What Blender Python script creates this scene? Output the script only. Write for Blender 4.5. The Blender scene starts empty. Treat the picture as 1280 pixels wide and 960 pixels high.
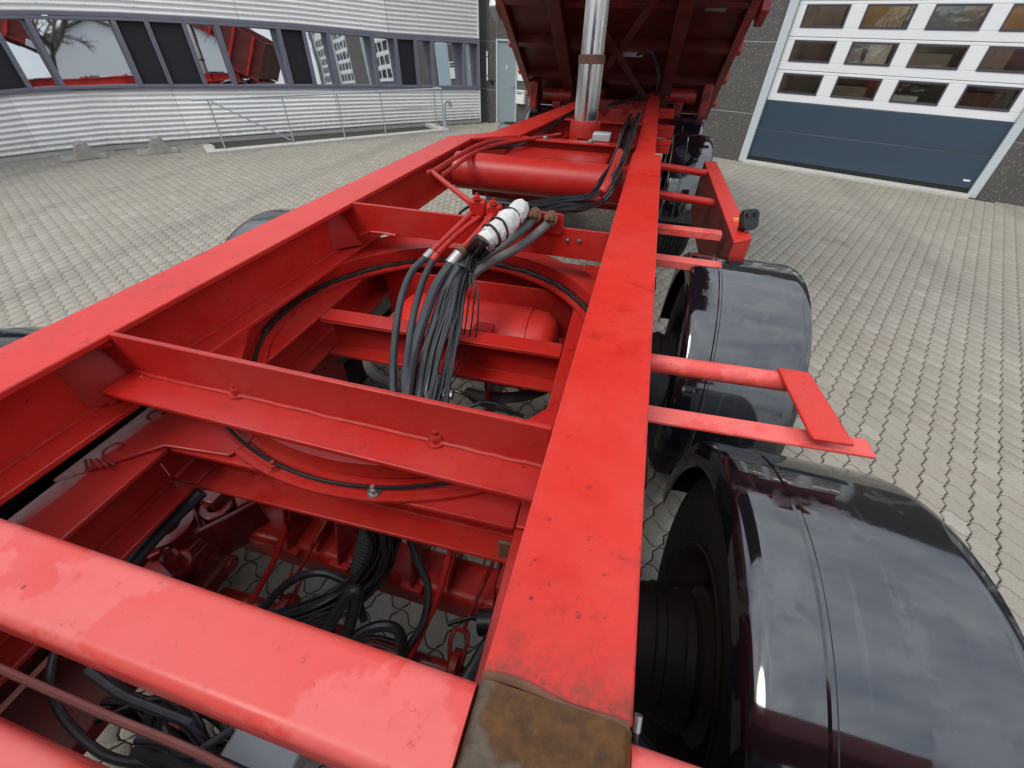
import bpy, bmesh, math, random
import numpy as np
from mathutils import Vector, Matrix

random.seed(7)
rng = np.random.default_rng(7)
sc = bpy.context.scene
COL = sc.collection

# ---------------------------------------------------------------- camera
cd = bpy.data.cameras.new('camera')
cam = bpy.data.objects.new('camera', cd)
COL.objects.link(cam)
CAM_R = [[0.962263, -0.189627, 0.195172], [0.271293, 0.612548, -0.742418], [0.02123, 0.76735, 0.640877]]
cam.matrix_world = Matrix.Translation((0, 0, 1.82)) @ Matrix(CAM_R).to_4x4()
cd.sensor_width = 36.0
cd.lens = 36.0 * 532.1 / 1280.0
cd.clip_start = 0.02
cd.clip_end = 600
sc.camera = cam

# ---------------------------------------------------------------- sky, sun, exposure
SUN_EL, SUN_AZ = math.radians(52), math.radians(215)      # azimuth from +Y, clockwise
w = bpy.data.worlds.new('World'); sc.world = w
w.use_nodes = True
nt = w.node_tree; nt.nodes.clear()
out = nt.nodes.new('ShaderNodeOutputWorld'); bg = nt.nodes.new('ShaderNodeBackground')
sky = nt.nodes.new('ShaderNodeTexSky'); sky.sky_type = 'NISHITA'; sky.sun_disc = False
sky.sun_elevation = SUN_EL; sky.sun_rotation = SUN_AZ
sky.air_density = 1.0; sky.dust_density = 2.0; sky.ozone_density = 1.0
tc = nt.nodes.new('ShaderNodeTexCoord')
mp = nt.nodes.new('ShaderNodeMapping'); mp.inputs['Scale'].default_value = (1.6, 1.6, 3.2)
cn = nt.nodes.new('ShaderNodeTexNoise'); cn.inputs['Scale'].default_value = 1.7; cn.inputs['Detail'].default_value = 6; cn.inputs['Roughness'].default_value = 0.62
cr = nt.nodes.new('ShaderNodeValToRGB')
cr.color_ramp.elements[0].position = 0.32; cr.color_ramp.elements[0].color = (5.3, 6.3, 8.1, 1)
cr.color_ramp.elements[1].position = 0.68; cr.color_ramp.elements[1].color = (12.6, 12.9, 13.3, 1)
mx = nt.nodes.new('ShaderNodeMix'); mx.data_type = 'RGBA'; mx.inputs[0].default_value = 0.86   # overcast: cloud covers most of the sky
nt.links.new(tc.outputs['Generated'], mp.inputs['Vector']); nt.links.new(mp.outputs[0], cn.inputs['Vector'])
nt.links.new(cn.outputs['Fac'], cr.inputs[0])
nt.links.new(sky.outputs[0], mx.inputs[6]); nt.links.new(cr.outputs[0], mx.inputs[7])
# overcast sky: brightest overhead, about half as bright at the horizon
sxz = nt.nodes.new('ShaderNodeSeparateXYZ'); nt.links.new(tc.outputs['Generated'], sxz.inputs[0])
mr = nt.nodes.new('ShaderNodeMapRange'); mr.inputs['To Min'].default_value = 0.50; mr.inputs['To Max'].default_value = 1.25; nt.links.new(sxz.outputs[2], mr.inputs['Value'])
vm = nt.nodes.new('ShaderNodeVectorMath'); vm.operation = 'SCALE'; nt.links.new(mx.outputs[2], vm.inputs[0]); nt.links.new(mr.outputs[0], vm.inputs['Scale'])
nt.links.new(vm.outputs[0], bg.inputs['Color']); bg.inputs['Strength'].default_value = 0.1
nt.links.new(bg.outputs[0], out.inputs[0])

sd = bpy.data.lights.new('sun', 'SUN'); sd.energy = 1.25; sd.angle = math.radians(24); sd.color = (1.0, 0.93, 0.82)
sun = bpy.data.objects.new('sun', sd); COL.objects.link(sun)
sdir = Vector((math.sin(SUN_AZ) * math.cos(SUN_EL), math.cos(SUN_AZ) * math.cos(SUN_EL), math.sin(SUN_EL)))
sun.rotation_euler = sdir.to_track_quat('Z', 'Y').to_euler()
sun.location = (0, 0, 30)
sc.view_settings.view_transform = 'Standard'; sc.view_settings.look = 'None'
sc.view_settings.exposure = 0.60; sc.view_settings.gamma = 1.0; sc.view_settings.use_curve_mapping = False

# ---------------------------------------------------------------- materials
def newmat(name):
    m = bpy.data.materials.new(name); m.use_nodes = True
    t = m.node_tree; b = t.nodes['Principled BSDF']
    return m, t, b
def N(t, kind, **kw):
    n = t.nodes.new(kind)
    for k, v in kw.items():
        if k in n.inputs: n.inputs[k].default_value = v
        else: setattr(n, k, v)
    return n
def coords(t, scale=(1, 1, 1)):
    g = t.nodes.new('ShaderNodeNewGeometry')            # world position: grain does not stretch between parts
    mpn = t.nodes.new('ShaderNodeMapping'); mpn.inputs['Scale'].default_value = scale
    t.links.new(g.outputs['Position'], mpn.inputs['Vector'])
    return mpn.outputs[0]
def noise(t, vec, scale, detail=5, rough=0.6, lo=0.4, hi=0.6):
    n = N(t, 'ShaderNodeTexNoise', Scale=scale, Detail=detail, Roughness=rough)
    t.links.new(vec, n.inputs['Vector'])
    r = N(t, 'ShaderNodeMapRange'); r.inputs['From Min'].default_value = lo; r.inputs['From Max'].default_value = hi
    t.links.new(n.outputs['Fac'], r.inputs['Value'])
    return r.outputs[0], n.outputs['Fac']
def mixc(t, fac, a, b):
    m = t.nodes.new('ShaderNodeMix'); m.data_type = 'RGBA'
    for s, v in ((0, fac), (6, a), (7, b)):
        if isinstance(v, (int, float)): m.inputs[s].default_value = v
        elif isinstance(v, tuple): m.inputs[s].default_value = (*v, 1) if len(v) == 3 else v
        else: t.links.new(v, m.inputs[s])
    return m.outputs[2]
def mixf(t, fac, a, b):
    m = t.nodes.new('ShaderNodeMix'); m.data_type = 'FLOAT'
    for s, v in ((0, fac), (2, a), (3, b)):
        if isinstance(v, (int, float)): m.inputs[s].default_value = v
        else: t.links.new(v, m.inputs[s])
    return m.outputs[0]
def mul(t, a, b):
    m = t.nodes.new('ShaderNodeMath'); m.operation = 'MULTIPLY'
    for s, v in ((0, a), (1, b)):
        if isinstance(v, (int, float)): m.inputs[s].default_value = v
        else: t.links.new(v, m.inputs[s])
    return m.outputs[0]
def bump(t, b, h, strength=0.2, dist=0.002):
    n = N(t, 'ShaderNodeBump', Strength=strength, Distance=dist)
    t.links.new(h, n.inputs['Height']); t.links.new(n.outputs[0], b.inputs['Normal'])

def paint(name, base, wet, dry_rough=0.42, wet_rough=0.16, patch=(0.52, 0.54), pscale=5.5, grime=0.35, gcol=(0.05, 0.018, 0.012), spec=0.4, wear=0.7, rust_y=False):
    m, t, b = newmat(name)
    v = coords(t)
    p, _ = noise(t, v, pscale, 5, 0.6, *patch)             # outlines of drying rain water
    f, fr = noise(t, v, 90, 3, 0.6, 0.3, 0.7)
    c = mixc(t, p, base, wet)
    lo, _ = noise(t, v, 2.3, 6, 0.7, 0.35, 0.7)
    c = mixc(t, mul(t, lo, 0.25), c, tuple(x * 0.62 for x in base))
    pk, _ = noise(t, v, 24, 7, 0.75, 0.48, 0.70)            # mottled old paint
    c = mixc(t, mul(t, pk, 0.38), c, (base[0]*0.80, base[1]*0.55, base[2]*0.55))
    g, _ = noise(t, v, 45, 8, 0.8, 0.60, 0.66)             # specks of dirt and chipped paint
    c = mixc(t, mul(t, g, grime), c, gcol)
    ed, _ = noise(t, v, 6, 9, 0.8, 0.57, 0.75)
    c = mixc(t, mul(t, ed, grime * 0.8), c, gcol)
    du, _ = noise(t, v, 3.3, 7, 0.7, 0.46, 0.66)            # thin road film
    c = mixc(t, mul(t, du, 0.16), c, (min(1, base[0]*1.05), base[1] + 0.10, base[2] + 0.085))
    if rust_y:                                              # rust creeping out from the seam at the bare end
        sy = t.nodes.new('ShaderNodeSeparateXYZ'); t.links.new(v, sy.inputs[0])
        ry = N(t, 'ShaderNodeMapRange'); ry.inputs['From Min'].default_value = 0.24; ry.inputs['From Max'].default_value = 0.135; t.links.new(sy.outputs[1], ry.inputs['Value'])
        lim = N(t, 'ShaderNodeMapRange'); lim.inputs['From Min'].default_value = -0.12; lim.inputs['From Max'].default_value = -0.10; t.links.new(sy.outputs[0], lim.inputs['Value'])
        rn, _ = noise(t, v, 42, 8, 0.75, 0.40, 0.62)
        rr = mul(t, mul(t, ry.outputs[0], ry.outputs[0]), mul(t, rn, lim.outputs[0]))
        c = mixc(t, rr, c, (0.10, 0.035, 0.018))
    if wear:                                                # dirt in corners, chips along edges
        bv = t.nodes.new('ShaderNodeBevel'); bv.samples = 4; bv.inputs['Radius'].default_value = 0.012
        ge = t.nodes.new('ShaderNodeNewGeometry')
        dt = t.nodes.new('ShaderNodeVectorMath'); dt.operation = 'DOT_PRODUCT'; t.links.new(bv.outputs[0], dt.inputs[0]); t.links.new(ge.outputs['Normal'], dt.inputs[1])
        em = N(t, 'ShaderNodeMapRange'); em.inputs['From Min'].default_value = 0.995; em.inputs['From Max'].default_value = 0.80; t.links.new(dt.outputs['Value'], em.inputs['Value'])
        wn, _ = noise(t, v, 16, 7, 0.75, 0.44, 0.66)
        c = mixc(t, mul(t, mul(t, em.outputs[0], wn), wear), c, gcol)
    vo = N(t, 'ShaderNodeTexVoronoi', Scale=26.0); t.links.new(v, vo.inputs['Vector'])        # scattered stone chips and drips
    vd = N(t, 'ShaderNodeMapRange'); vd.inputs['From Min'].default_value = 0.085; vd.inputs['From Max'].default_value = 0.05; t.links.new(vo.outputs['Distance'], vd.inputs['Value'])
    vx = t.nodes.new('ShaderNodeSeparateColor'); t.links.new(vo.outputs['Color'], vx.inputs[0])
    vs = N(t, 'ShaderNodeMapRange'); vs.inputs['From Min'].default_value = 0.72; vs.inputs['From Max'].default_value = 0.78; t.links.new(vx.outputs[1], vs.inputs['Value'])
    c = mixc(t, mul(t, mul(t, vd.outputs[0], vs.outputs[0]), 0.8), c, gcol)
    t.links.new(c, b.inputs['Base Color'])
    r = mixf(t, p, dry_rough, wet_rough)
    t.links.new(mixf(t, mul(t, f, 0.3), r, 0.6), b.inputs['Roughness'])
    b.inputs['Specular IOR Level'].default_value = spec
    bump(t, b, fr, 0.16, 0.0012)
    return m

RED = paint('red_paint', (0.43, 0.0155, 0.0105), (0.38, 0.0105, 0.007), patch=(0.60, 0.68), dry_rough=0.36, grime=0.75, gcol=(0.05, 0.010, 0.006), spec=0.36, wear=0.85)
RED_RAIL = paint('red_paint_rail', (0.60, 0.027, 0.017), (0.54, 0.017, 0.011), dry_rough=0.38, wet_rough=0.26, patch=(0.58, 0.72), grime=0.8, pscale=9, gcol=(0.10, 0.010, 0.006), spec=0.36, wear=0.8, rust_y=True)
RED_FADED = paint('red_paint_faded', (0.74, 0.130, 0.112), (0.70, 0.075, 0.060), dry_rough=0.42, wet_rough=0.26, patch=(0.50, 0.53), pscale=7, grime=0.6, gcol=(0.30, 0.020, 0.012), spec=0.4, wear=0.6)
RED_OLD = paint('red_paint_grimy_shaded', (0.25, 0.014, 0.010), (0.13, 0.009, 0.007), dry_rough=0.36, grime=0.85, gcol=(0.02, 0.012, 0.010))  # grime, with the shade under the trailer darkened into the colour
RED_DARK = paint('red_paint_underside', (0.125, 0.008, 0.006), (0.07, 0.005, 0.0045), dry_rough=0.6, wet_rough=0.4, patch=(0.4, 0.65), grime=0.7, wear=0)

def plain(name, col, rough=0.5, metal=0.0, var=0.25, scale=20, bumpv=0.1, spec=0.5):
    m, t, b = newmat(name)
    v = coords(t)
    p, fr = noise(t, v, scale, 6, 0.65, 0.3, 0.7)
    t.links.new(mixc(t, mul(t, p, var), col, tuple(x * 0.45 for x in col)), b.inputs['Base Color'])
    t.links.new(mixf(t, p, rough * 0.85, min(1, rough * 1.2)), b.inputs['Roughness'])
    b.inputs['Metallic'].default_value = metal; b.inputs['Specular IOR Level'].default_value = spec
    bump(t, b, fr, bumpv, 0.002)
    return m
RUBBER = plain('hose_rubber', (0.028, 0.030, 0.034), 0.36, var=0.5, scale=60)
CABLE = plain('cable_sheath', (0.013, 0.014, 0.016), 0.28, var=0.3)
HOSE_GREY = plain('dusty_hose', (0.13, 0.13, 0.125), 0.65, var=0.5, scale=60)
TYRE = plain('tyre_rubber', (0.009, 0.0088, 0.0085), 0.8, var=0.5, scale=30, bumpv=0.4)
GREASE = plain('old_grease', (0.012, 0.009, 0.007), 0.45, var=0.5, scale=90, bumpv=0.8)
STEEL = plain('zinc_steel', (0.42, 0.42, 0.40), 0.35, metal=0.85, var=0.5, scale=50)
GALV = plain('galvanised_steel', (0.45, 0.49, 0.51), 0.5, metal=0.35, var=0.3, scale=15)
RUSTY = plain('rusty_steel', (0.16, 0.075, 0.04), 0.75, var=0.7, scale=40, bumpv=0.5)
FRAME_GREY = plain('window_frame_paint', (0.17, 0.17, 0.215), 0.45, var=0.2)
DOOR_FRAME = plain('door_frame_paint', (0.50, 0.56, 0.58), 0.5, var=0.2)
DOOR_WHITE = plain('white_sectional_door', (0.74, 0.76, 0.77), 0.45, var=0.10, scale=4)
DOOR_BLUE = plain('blue_sectional_door', (0.036, 0.062, 0.094), 0.42, var=0.22, scale=6)
DOOR_GREY = plain('grey_door_paint', (0.25, 0.31, 0.33), 0.5, var=0.15, scale=8)
WHITE = plain('white_paint', (0.76, 0.77, 0.77), 0.5, var=0.12)
WRAP = plain('white_fabric_tape', (0.66, 0.65, 0.62), 0.85, var=0.5, scale=45, bumpv=0.9)
CONC = plain('cast_concrete', (0.33, 0.31, 0.27), 0.9, var=0.5, scale=12, bumpv=0.6)
KERBM = plain('pale_concrete', (0.50, 0.49, 0.45), 0.85, var=0.35, scale=9, bumpv=0.4)
BLACK = plain('black_plastic', (0.012, 0.012, 0.013), 0.4, var=0.2)
AMBER = plain('amber_tone', (0.75, 0.30, 0.06), 0.25, var=0.1)
BLUEM = plain('blue_tape', (0.05, 0.14, 0.45), 0.5, var=0.1)
BLIND = plain('black_roller_blind', (0.010, 0.011, 0.016), 0.55, var=0.2)
BLACKPRINT = plain('black_print', (0.02, 0.02, 0.02), 0.5, var=0.0)

def mat_fender():
    m, t, b = newmat('black_mudguard')
    v = coords(t)
    f, fr = noise(t, v, 120, 3, 0.5, 0.35, 0.65)
    p, _ = noise(t, coords(t, (1, 1, 0.6)), 6, 5, 0.65, 0.56, 0.60)      # dried rain marks
    s, _ = noise(t, coords(t, (30, 2.0, 2.0)), 2.0, 4, 0.6, 0.60, 0.70)     # scuffs along the guard
    c = mixc(t, mul(t, p, 0.40), (0.006, 0.0065, 0.009), (0.05, 0.055, 0.065))
    c = mixc(t, mul(t, s, 0.16), c, (0.12, 0.12, 0.12))
    t.links.new(c, b.inputs['Base Color'])
    r = mixf(t, p, 0.06, 0.26)
    t.links.new(mixf(t, mul(t, f, 0.2), r, 0.22), b.inputs['Roughness'])
    b.inputs['IOR'].default_value = 1.9
    _, big = noise(t, v, 3.5, 3, 0.5)
    bump(t, b, big, 0.10, 0.02)
    return m
FENDER = mat_fender()

def mat_chrome():
    m, t, b = newmat('chromed_ram')
    v = coords(t, (1, 1, 0.25))
    p, _ = noise(t, v, 14, 6, 0.7, 0.45, 0.75)
    t.links.new(mixc(t, mul(t, p, 0.5), (0.72, 0.70, 0.66), (0.35, 0.29, 0.22)), b.inputs['Base Color'])
    b.inputs['Metallic'].default_value = 1.0
    t.links.new(mixf(t, p, 0.16, 0.38), b.inputs['Roughness'])
    return m
CHROME = mat_chrome()

def mat_cap():
    m, t, b = newmat('bare_rail_end')
    v = coords(t)
    _, wv = noise(t, v, 22, 4, 0.6)
    ds = t.nodes.new('ShaderNodeVectorMath'); ds.operation = 'SUBTRACT'; t.links.new(coords(t), ds.inputs[0]); ds.inputs[1].default_value = (0.022, 0.112, 1.308)
    sc2 = t.nodes.new('ShaderNodeVectorMath'); sc2.operation = 'MULTIPLY'; t.links.new(ds.outputs[0], sc2.inputs[0]); sc2.inputs[1].default_value = (1.0, 1.75, 1.0)
    ln = t.nodes.new('ShaderNodeVectorMath'); ln.operation = 'LENGTH'; t.links.new(sc2.outputs[0], ln.inputs[0])
    ad = t.nodes.new('ShaderNodeMath'); ad.operation = 'MULTIPLY_ADD'; t.links.new(wv, ad.inputs[0]); ad.inputs[1].default_value = 0.075; t.links.new(ln.outputs['Value'], ad.inputs[2])
    pm = N(t, 'ShaderNodeMapRange'); pm.inputs['From Min'].default_value = 0.119; pm.inputs['From Max'].default_value = 0.108; t.links.new(ad.outputs[0], pm.inputs['Value'])
    p = pm.outputs[0]                                        # puddle of rusty water
    q, fr = noise(t, v, 55, 6, 0.7, 0.35, 0.7)
    c = mixc(t, q, (0.125, 0.095, 0.070), (0.055, 0.038, 0.026))
    c = mixc(t, p, c, mixc(t, q, (0.115, 0.048, 0.008), (0.042, 0.017, 0.004)))     # brown rust stain
    t.links.new(c, b.inputs['Base Color'])
    t.links.new(mixf(t, p, 0.5, 0.12), b.inputs['Roughness']); b.inputs['Specular IOR Level'].default_value = 0.22
    bump(t, b, fr, 0.35, 0.002)
    return m
CAPM = mat_cap()

def mat_paver():
    m, t, b = newmat('concrete_paver')
    g = t.nodes.new('ShaderNodeNewGeometry'); oi = t.nodes.new('ShaderNodeObjectInfo')
    ad = t.nodes.new('ShaderNodeMath'); ad.operation = 'ADD'; t.links.new(g.outputs['Random Per Island'], ad.inputs[0]); t.links.new(oi.outputs['Random'], ad.inputs[1])
    frc = t.nodes.new('ShaderNodeMath'); frc.operation = 'FRACT'; t.links.new(ad.outputs[0], frc.inputs[0])
    r = t.nodes.new('ShaderNodeValToRGB'); e = r.color_ramp.elements
    e[0].position = 0; e[0].color = (0.315, 0.292, 0.242, 1); e[1].position = 1; e[1].color = (0.42, 0.397, 0.340, 1)
    x = e.new(0.5); x.color = (0.372, 0.350, 0.296, 1); x = e.new(0.93); x.color = (0.34, 0.302, 0.245, 1)
    t.links.new(frc.outputs[0], r.inputs[0])
    v = coords(t)
    f, fr = noise(t, v, 110, 4, 0.75, 0.32, 0.68)
    d, _ = noise(t, v, 0.9, 6, 0.7, 0.36, 0.68)
    c = mixc(t, mul(t, f, 0.55), r.outputs[0], (0.16, 0.145, 0.11))
    c = mixc(t, mul(t, d, 0.34), c, (0.20, 0.18, 0.14))
    st, _ = noise(t, v, 0.55, 9, 0.75, 0.60, 0.68)                                       # old oil and water stains
    c = mixc(t, mul(t, st, 0.45), c, (0.12, 0.11, 0.09))
    tm = t.nodes.new('ShaderNodeTexWave'); tm.inputs['Scale'].default_value = 0.16; tm.inputs['Distortion'].default_value = 5.0; tm.inputs['Detail'].default_value = 3.0; tm.inputs['Detail Scale'].default_value = 0.25
    t.links.new(coords(t, (1.0, 0.45, 1)), tm.inputs['Vector'])
    tr_ = N(t, 'ShaderNodeMapRange'); tr_.inputs['From Min'].default_value = 0.90; tr_.inputs['From Max'].default_value = 0.99; t.links.new(tm.outputs['Fac'], tr_.inputs['Value'])
    c = mixc(t, mul(t, tr_.outputs[0], 0.22), c, (0.14, 0.13, 0.11))                        # faint tyre marks
    t.links.new(c, b.inputs['Base Color']); b.inputs['Roughness'].default_value = 0.88
    bump(t, b, fr, 0.6, 0.003)
    return m
PAVER = mat_paver()
JOINT = plain('joint_sand', (0.060, 0.053, 0.037), 1.0, var=0.6, scale=30, bumpv=0.6)

def mat_granite():
    m, t, b = newmat('exposed_aggregate_panel')
    v = coords(t)
    vo = N(t, 'ShaderNodeTexVoronoi', Scale=80.0); t.links.new(v, vo.inputs['Vector'])
    sp = N(t, 'ShaderNodeMapRange'); sp.inputs['From Min'].default_value = 0.93; sp.inputs['From Max'].default_value = 0.97
    sx = t.nodes.new('ShaderNodeSeparateColor'); t.links.new(vo.outputs['Color'], sx.inputs[0]); t.links.new(sx.outputs[0], sp.inputs['Value'])
    f, fr = noise(t, v, 45, 6, 0.8, 0.3, 0.7)
    d, _ = noise(t, v, 1.5, 5, 0.6, 0.3, 0.7)
    c = mixc(t, f, (0.062, 0.058, 0.054), (0.115, 0.108, 0.10))
    c = mixc(t, mul(t, d, 0.35), c, (0.055, 0.053, 0.05))
    c = mixc(t, mul(t, sp.outputs[0], 0.38), c, (0.42, 0.41, 0.39))
    t.links.new(c, b.inputs['Base Color']); b.inputs['Roughness'].default_value = 0.8
    bump(t, b, fr, 0.7, 0.004)
    return m
GRANITE = mat_granite()

def mat_glass(name, col, rough=0.02):
    m, t, b = newmat(name)
    b.inputs['Base Color'].default_value = (*col, 1); b.inputs['Metallic'].default_value = 1.0; b.inputs['Roughness'].default_value = rough
    _, fr = noise(t, coords(t), 1.4, 2, 0.5)
    bump(t, b, fr, 0.04, 0.02)
    return m
GLASS = mat_glass('coated_glazing', (0.72, 0.75, 0.77))

def mat_shopwin():
    # workshop interior seen through hazy acrylic: dark pane with strong mirror of the sky, objects behind are built
    m, t, b = newmat('acrylic_pane')
    b.inputs['Base Color'].default_value = (0.9, 0.9, 0.88, 1); b.inputs['Roughness'].default_value = 0.06
    b.inputs['Transmission Weight'].default_value = 0.0
    tr = t.nodes.new('ShaderNodeBsdfTransparent'); tr.inputs[0].default_value = (0.82, 0.82, 0.80, 1)
    gl = t.nodes.new('ShaderNodeBsdfGlossy'); gl.inputs['Roughness'].default_value = 0.08
    ms = t.nodes.new('ShaderNodeMixShader'); fz = N(t, 'ShaderNodeFresnel', IOR=2.1)
    _, fr = noise(t, coords(t), 6, 2, 0.5)
    bn = N(t, 'ShaderNodeBump', Strength=0.12, Distance=0.03); t.links.new(fr, bn.inputs['Height'])
    t.links.new(bn.outputs[0], gl.inputs['Normal'])
    t.links.new(fz.outputs[0], ms.inputs[0]); t.links.new(tr.outputs[0], ms.inputs[1]); t.links.new(gl.outputs[0], ms.inputs[2])
    t.links.new(ms.outputs[0], t.nodes['Material Output'].inputs[0])
    return m
ACRYL = mat_shopwin()

def mat_alu(name='aluminium_sheet', k=1.0):
    m, t, b = newmat(name)
    v = coords(t, (0.3, 0.3, 2))
    p, fr = noise(t, v, 3, 5, 0.6, 0.3, 0.7)
    dr, _ = noise(t, coords(t, (9, 9, 0.5)), 2.0, 6, 0.7, 0.45, 0.75)      # dirt runs
    t.links.new(mixc(t, mul(t, mixf(t, 0.5, p, dr), 0.5), tuple(x*k for x in (0.83, 0.82, 0.79)), tuple(x*k for x in (0.55, 0.55, 0.53))), b.inputs['Base Color'])
    sz = t.nodes.new('ShaderNodeSeparateXYZ'); t.links.new(coords(t), sz.inputs[0])
    lowm = N(t, 'ShaderNodeMapRange'); lowm.inputs['From Min'].default_value = 0.34; lowm.inputs['From Max'].default_value = 0.06; t.links.new(sz.outputs[2], lowm.inputs['Value'])
    sp, _ = noise(t, coords(t, (3, 3, 1.5)), 4.0, 7, 0.75, 0.38, 0.66)
    prev = b.inputs['Base Color'].links[0].from_socket
    t.links.new(mixc(t, mul(t, mul(t, lowm.outputs[0], sp), 0.6), prev, (0.30, 0.27, 0.22)), b.inputs['Base Color'])      # splashed dirt along the base
    b.inputs['Metallic'].default_value = 0.12
    t.links.new(mixf(t, p, 0.38, 0.5), b.inputs['Roughness'])
    return m
ALU = mat_alu(); ALU_B = mat_alu('aluminium_sheet_dull', 0.90); ALU_C = mat_alu('aluminium_sheet_new', 1.06)
LEAF = plain('bare_twigs', (0.10, 0.085, 0.06), 0.9, var=0.4)
BARK = plain('bark', (0.09, 0.07, 0.05), 0.9, var=0.5)
ROOF = plain('grey_roof', (0.12, 0.12, 0.125), 0.8)
LORRY_RED = plain('lorry_red', (0.42, 0.02, 0.02), 0.4, var=0.2)
CARM = plain('car_paint', (0.10, 0.11, 0.12), 0.25, var=0.1)
INT = plain('workshop_interior', (0.50, 0.49, 0.45), 0.9, var=0.5, scale=3)  # even pale tone of the workshop walls, floor and ceiling
TIMBER = plain('plywood_crate', (0.42, 0.31, 0.16), 0.8, var=0.4, scale=6)
FRAME_GREY_DARK = plain('dark_window_frame', (0.055, 0.05, 0.065), 0.5, var=0.2)
WHEELM = plain('dirty_shaded_wheel', (0.016, 0.008, 0.007), 0.7, var=0.6, scale=14)  # wheel dirt plus the shade around the wheels, both put into the colour

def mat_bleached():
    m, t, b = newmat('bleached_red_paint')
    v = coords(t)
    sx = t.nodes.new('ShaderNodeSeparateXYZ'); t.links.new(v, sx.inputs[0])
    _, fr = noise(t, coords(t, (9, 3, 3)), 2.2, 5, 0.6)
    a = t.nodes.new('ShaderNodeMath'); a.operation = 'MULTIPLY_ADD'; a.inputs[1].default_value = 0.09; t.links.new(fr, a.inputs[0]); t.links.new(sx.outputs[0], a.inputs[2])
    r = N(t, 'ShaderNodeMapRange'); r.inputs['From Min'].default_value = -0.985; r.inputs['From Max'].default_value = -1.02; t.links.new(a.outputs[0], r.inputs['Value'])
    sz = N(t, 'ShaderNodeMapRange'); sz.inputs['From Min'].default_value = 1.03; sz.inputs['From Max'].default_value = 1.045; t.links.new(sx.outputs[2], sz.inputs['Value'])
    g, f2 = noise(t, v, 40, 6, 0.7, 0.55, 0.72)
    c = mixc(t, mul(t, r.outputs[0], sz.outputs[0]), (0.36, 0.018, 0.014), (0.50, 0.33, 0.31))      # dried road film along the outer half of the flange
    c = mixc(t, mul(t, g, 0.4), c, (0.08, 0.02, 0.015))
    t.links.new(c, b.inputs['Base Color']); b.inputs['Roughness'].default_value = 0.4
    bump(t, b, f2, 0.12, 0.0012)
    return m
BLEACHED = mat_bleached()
COPPER = plain('faded_copper_red', (0.50, 0.20, 0.16), 0.45, var=0.3)

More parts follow.
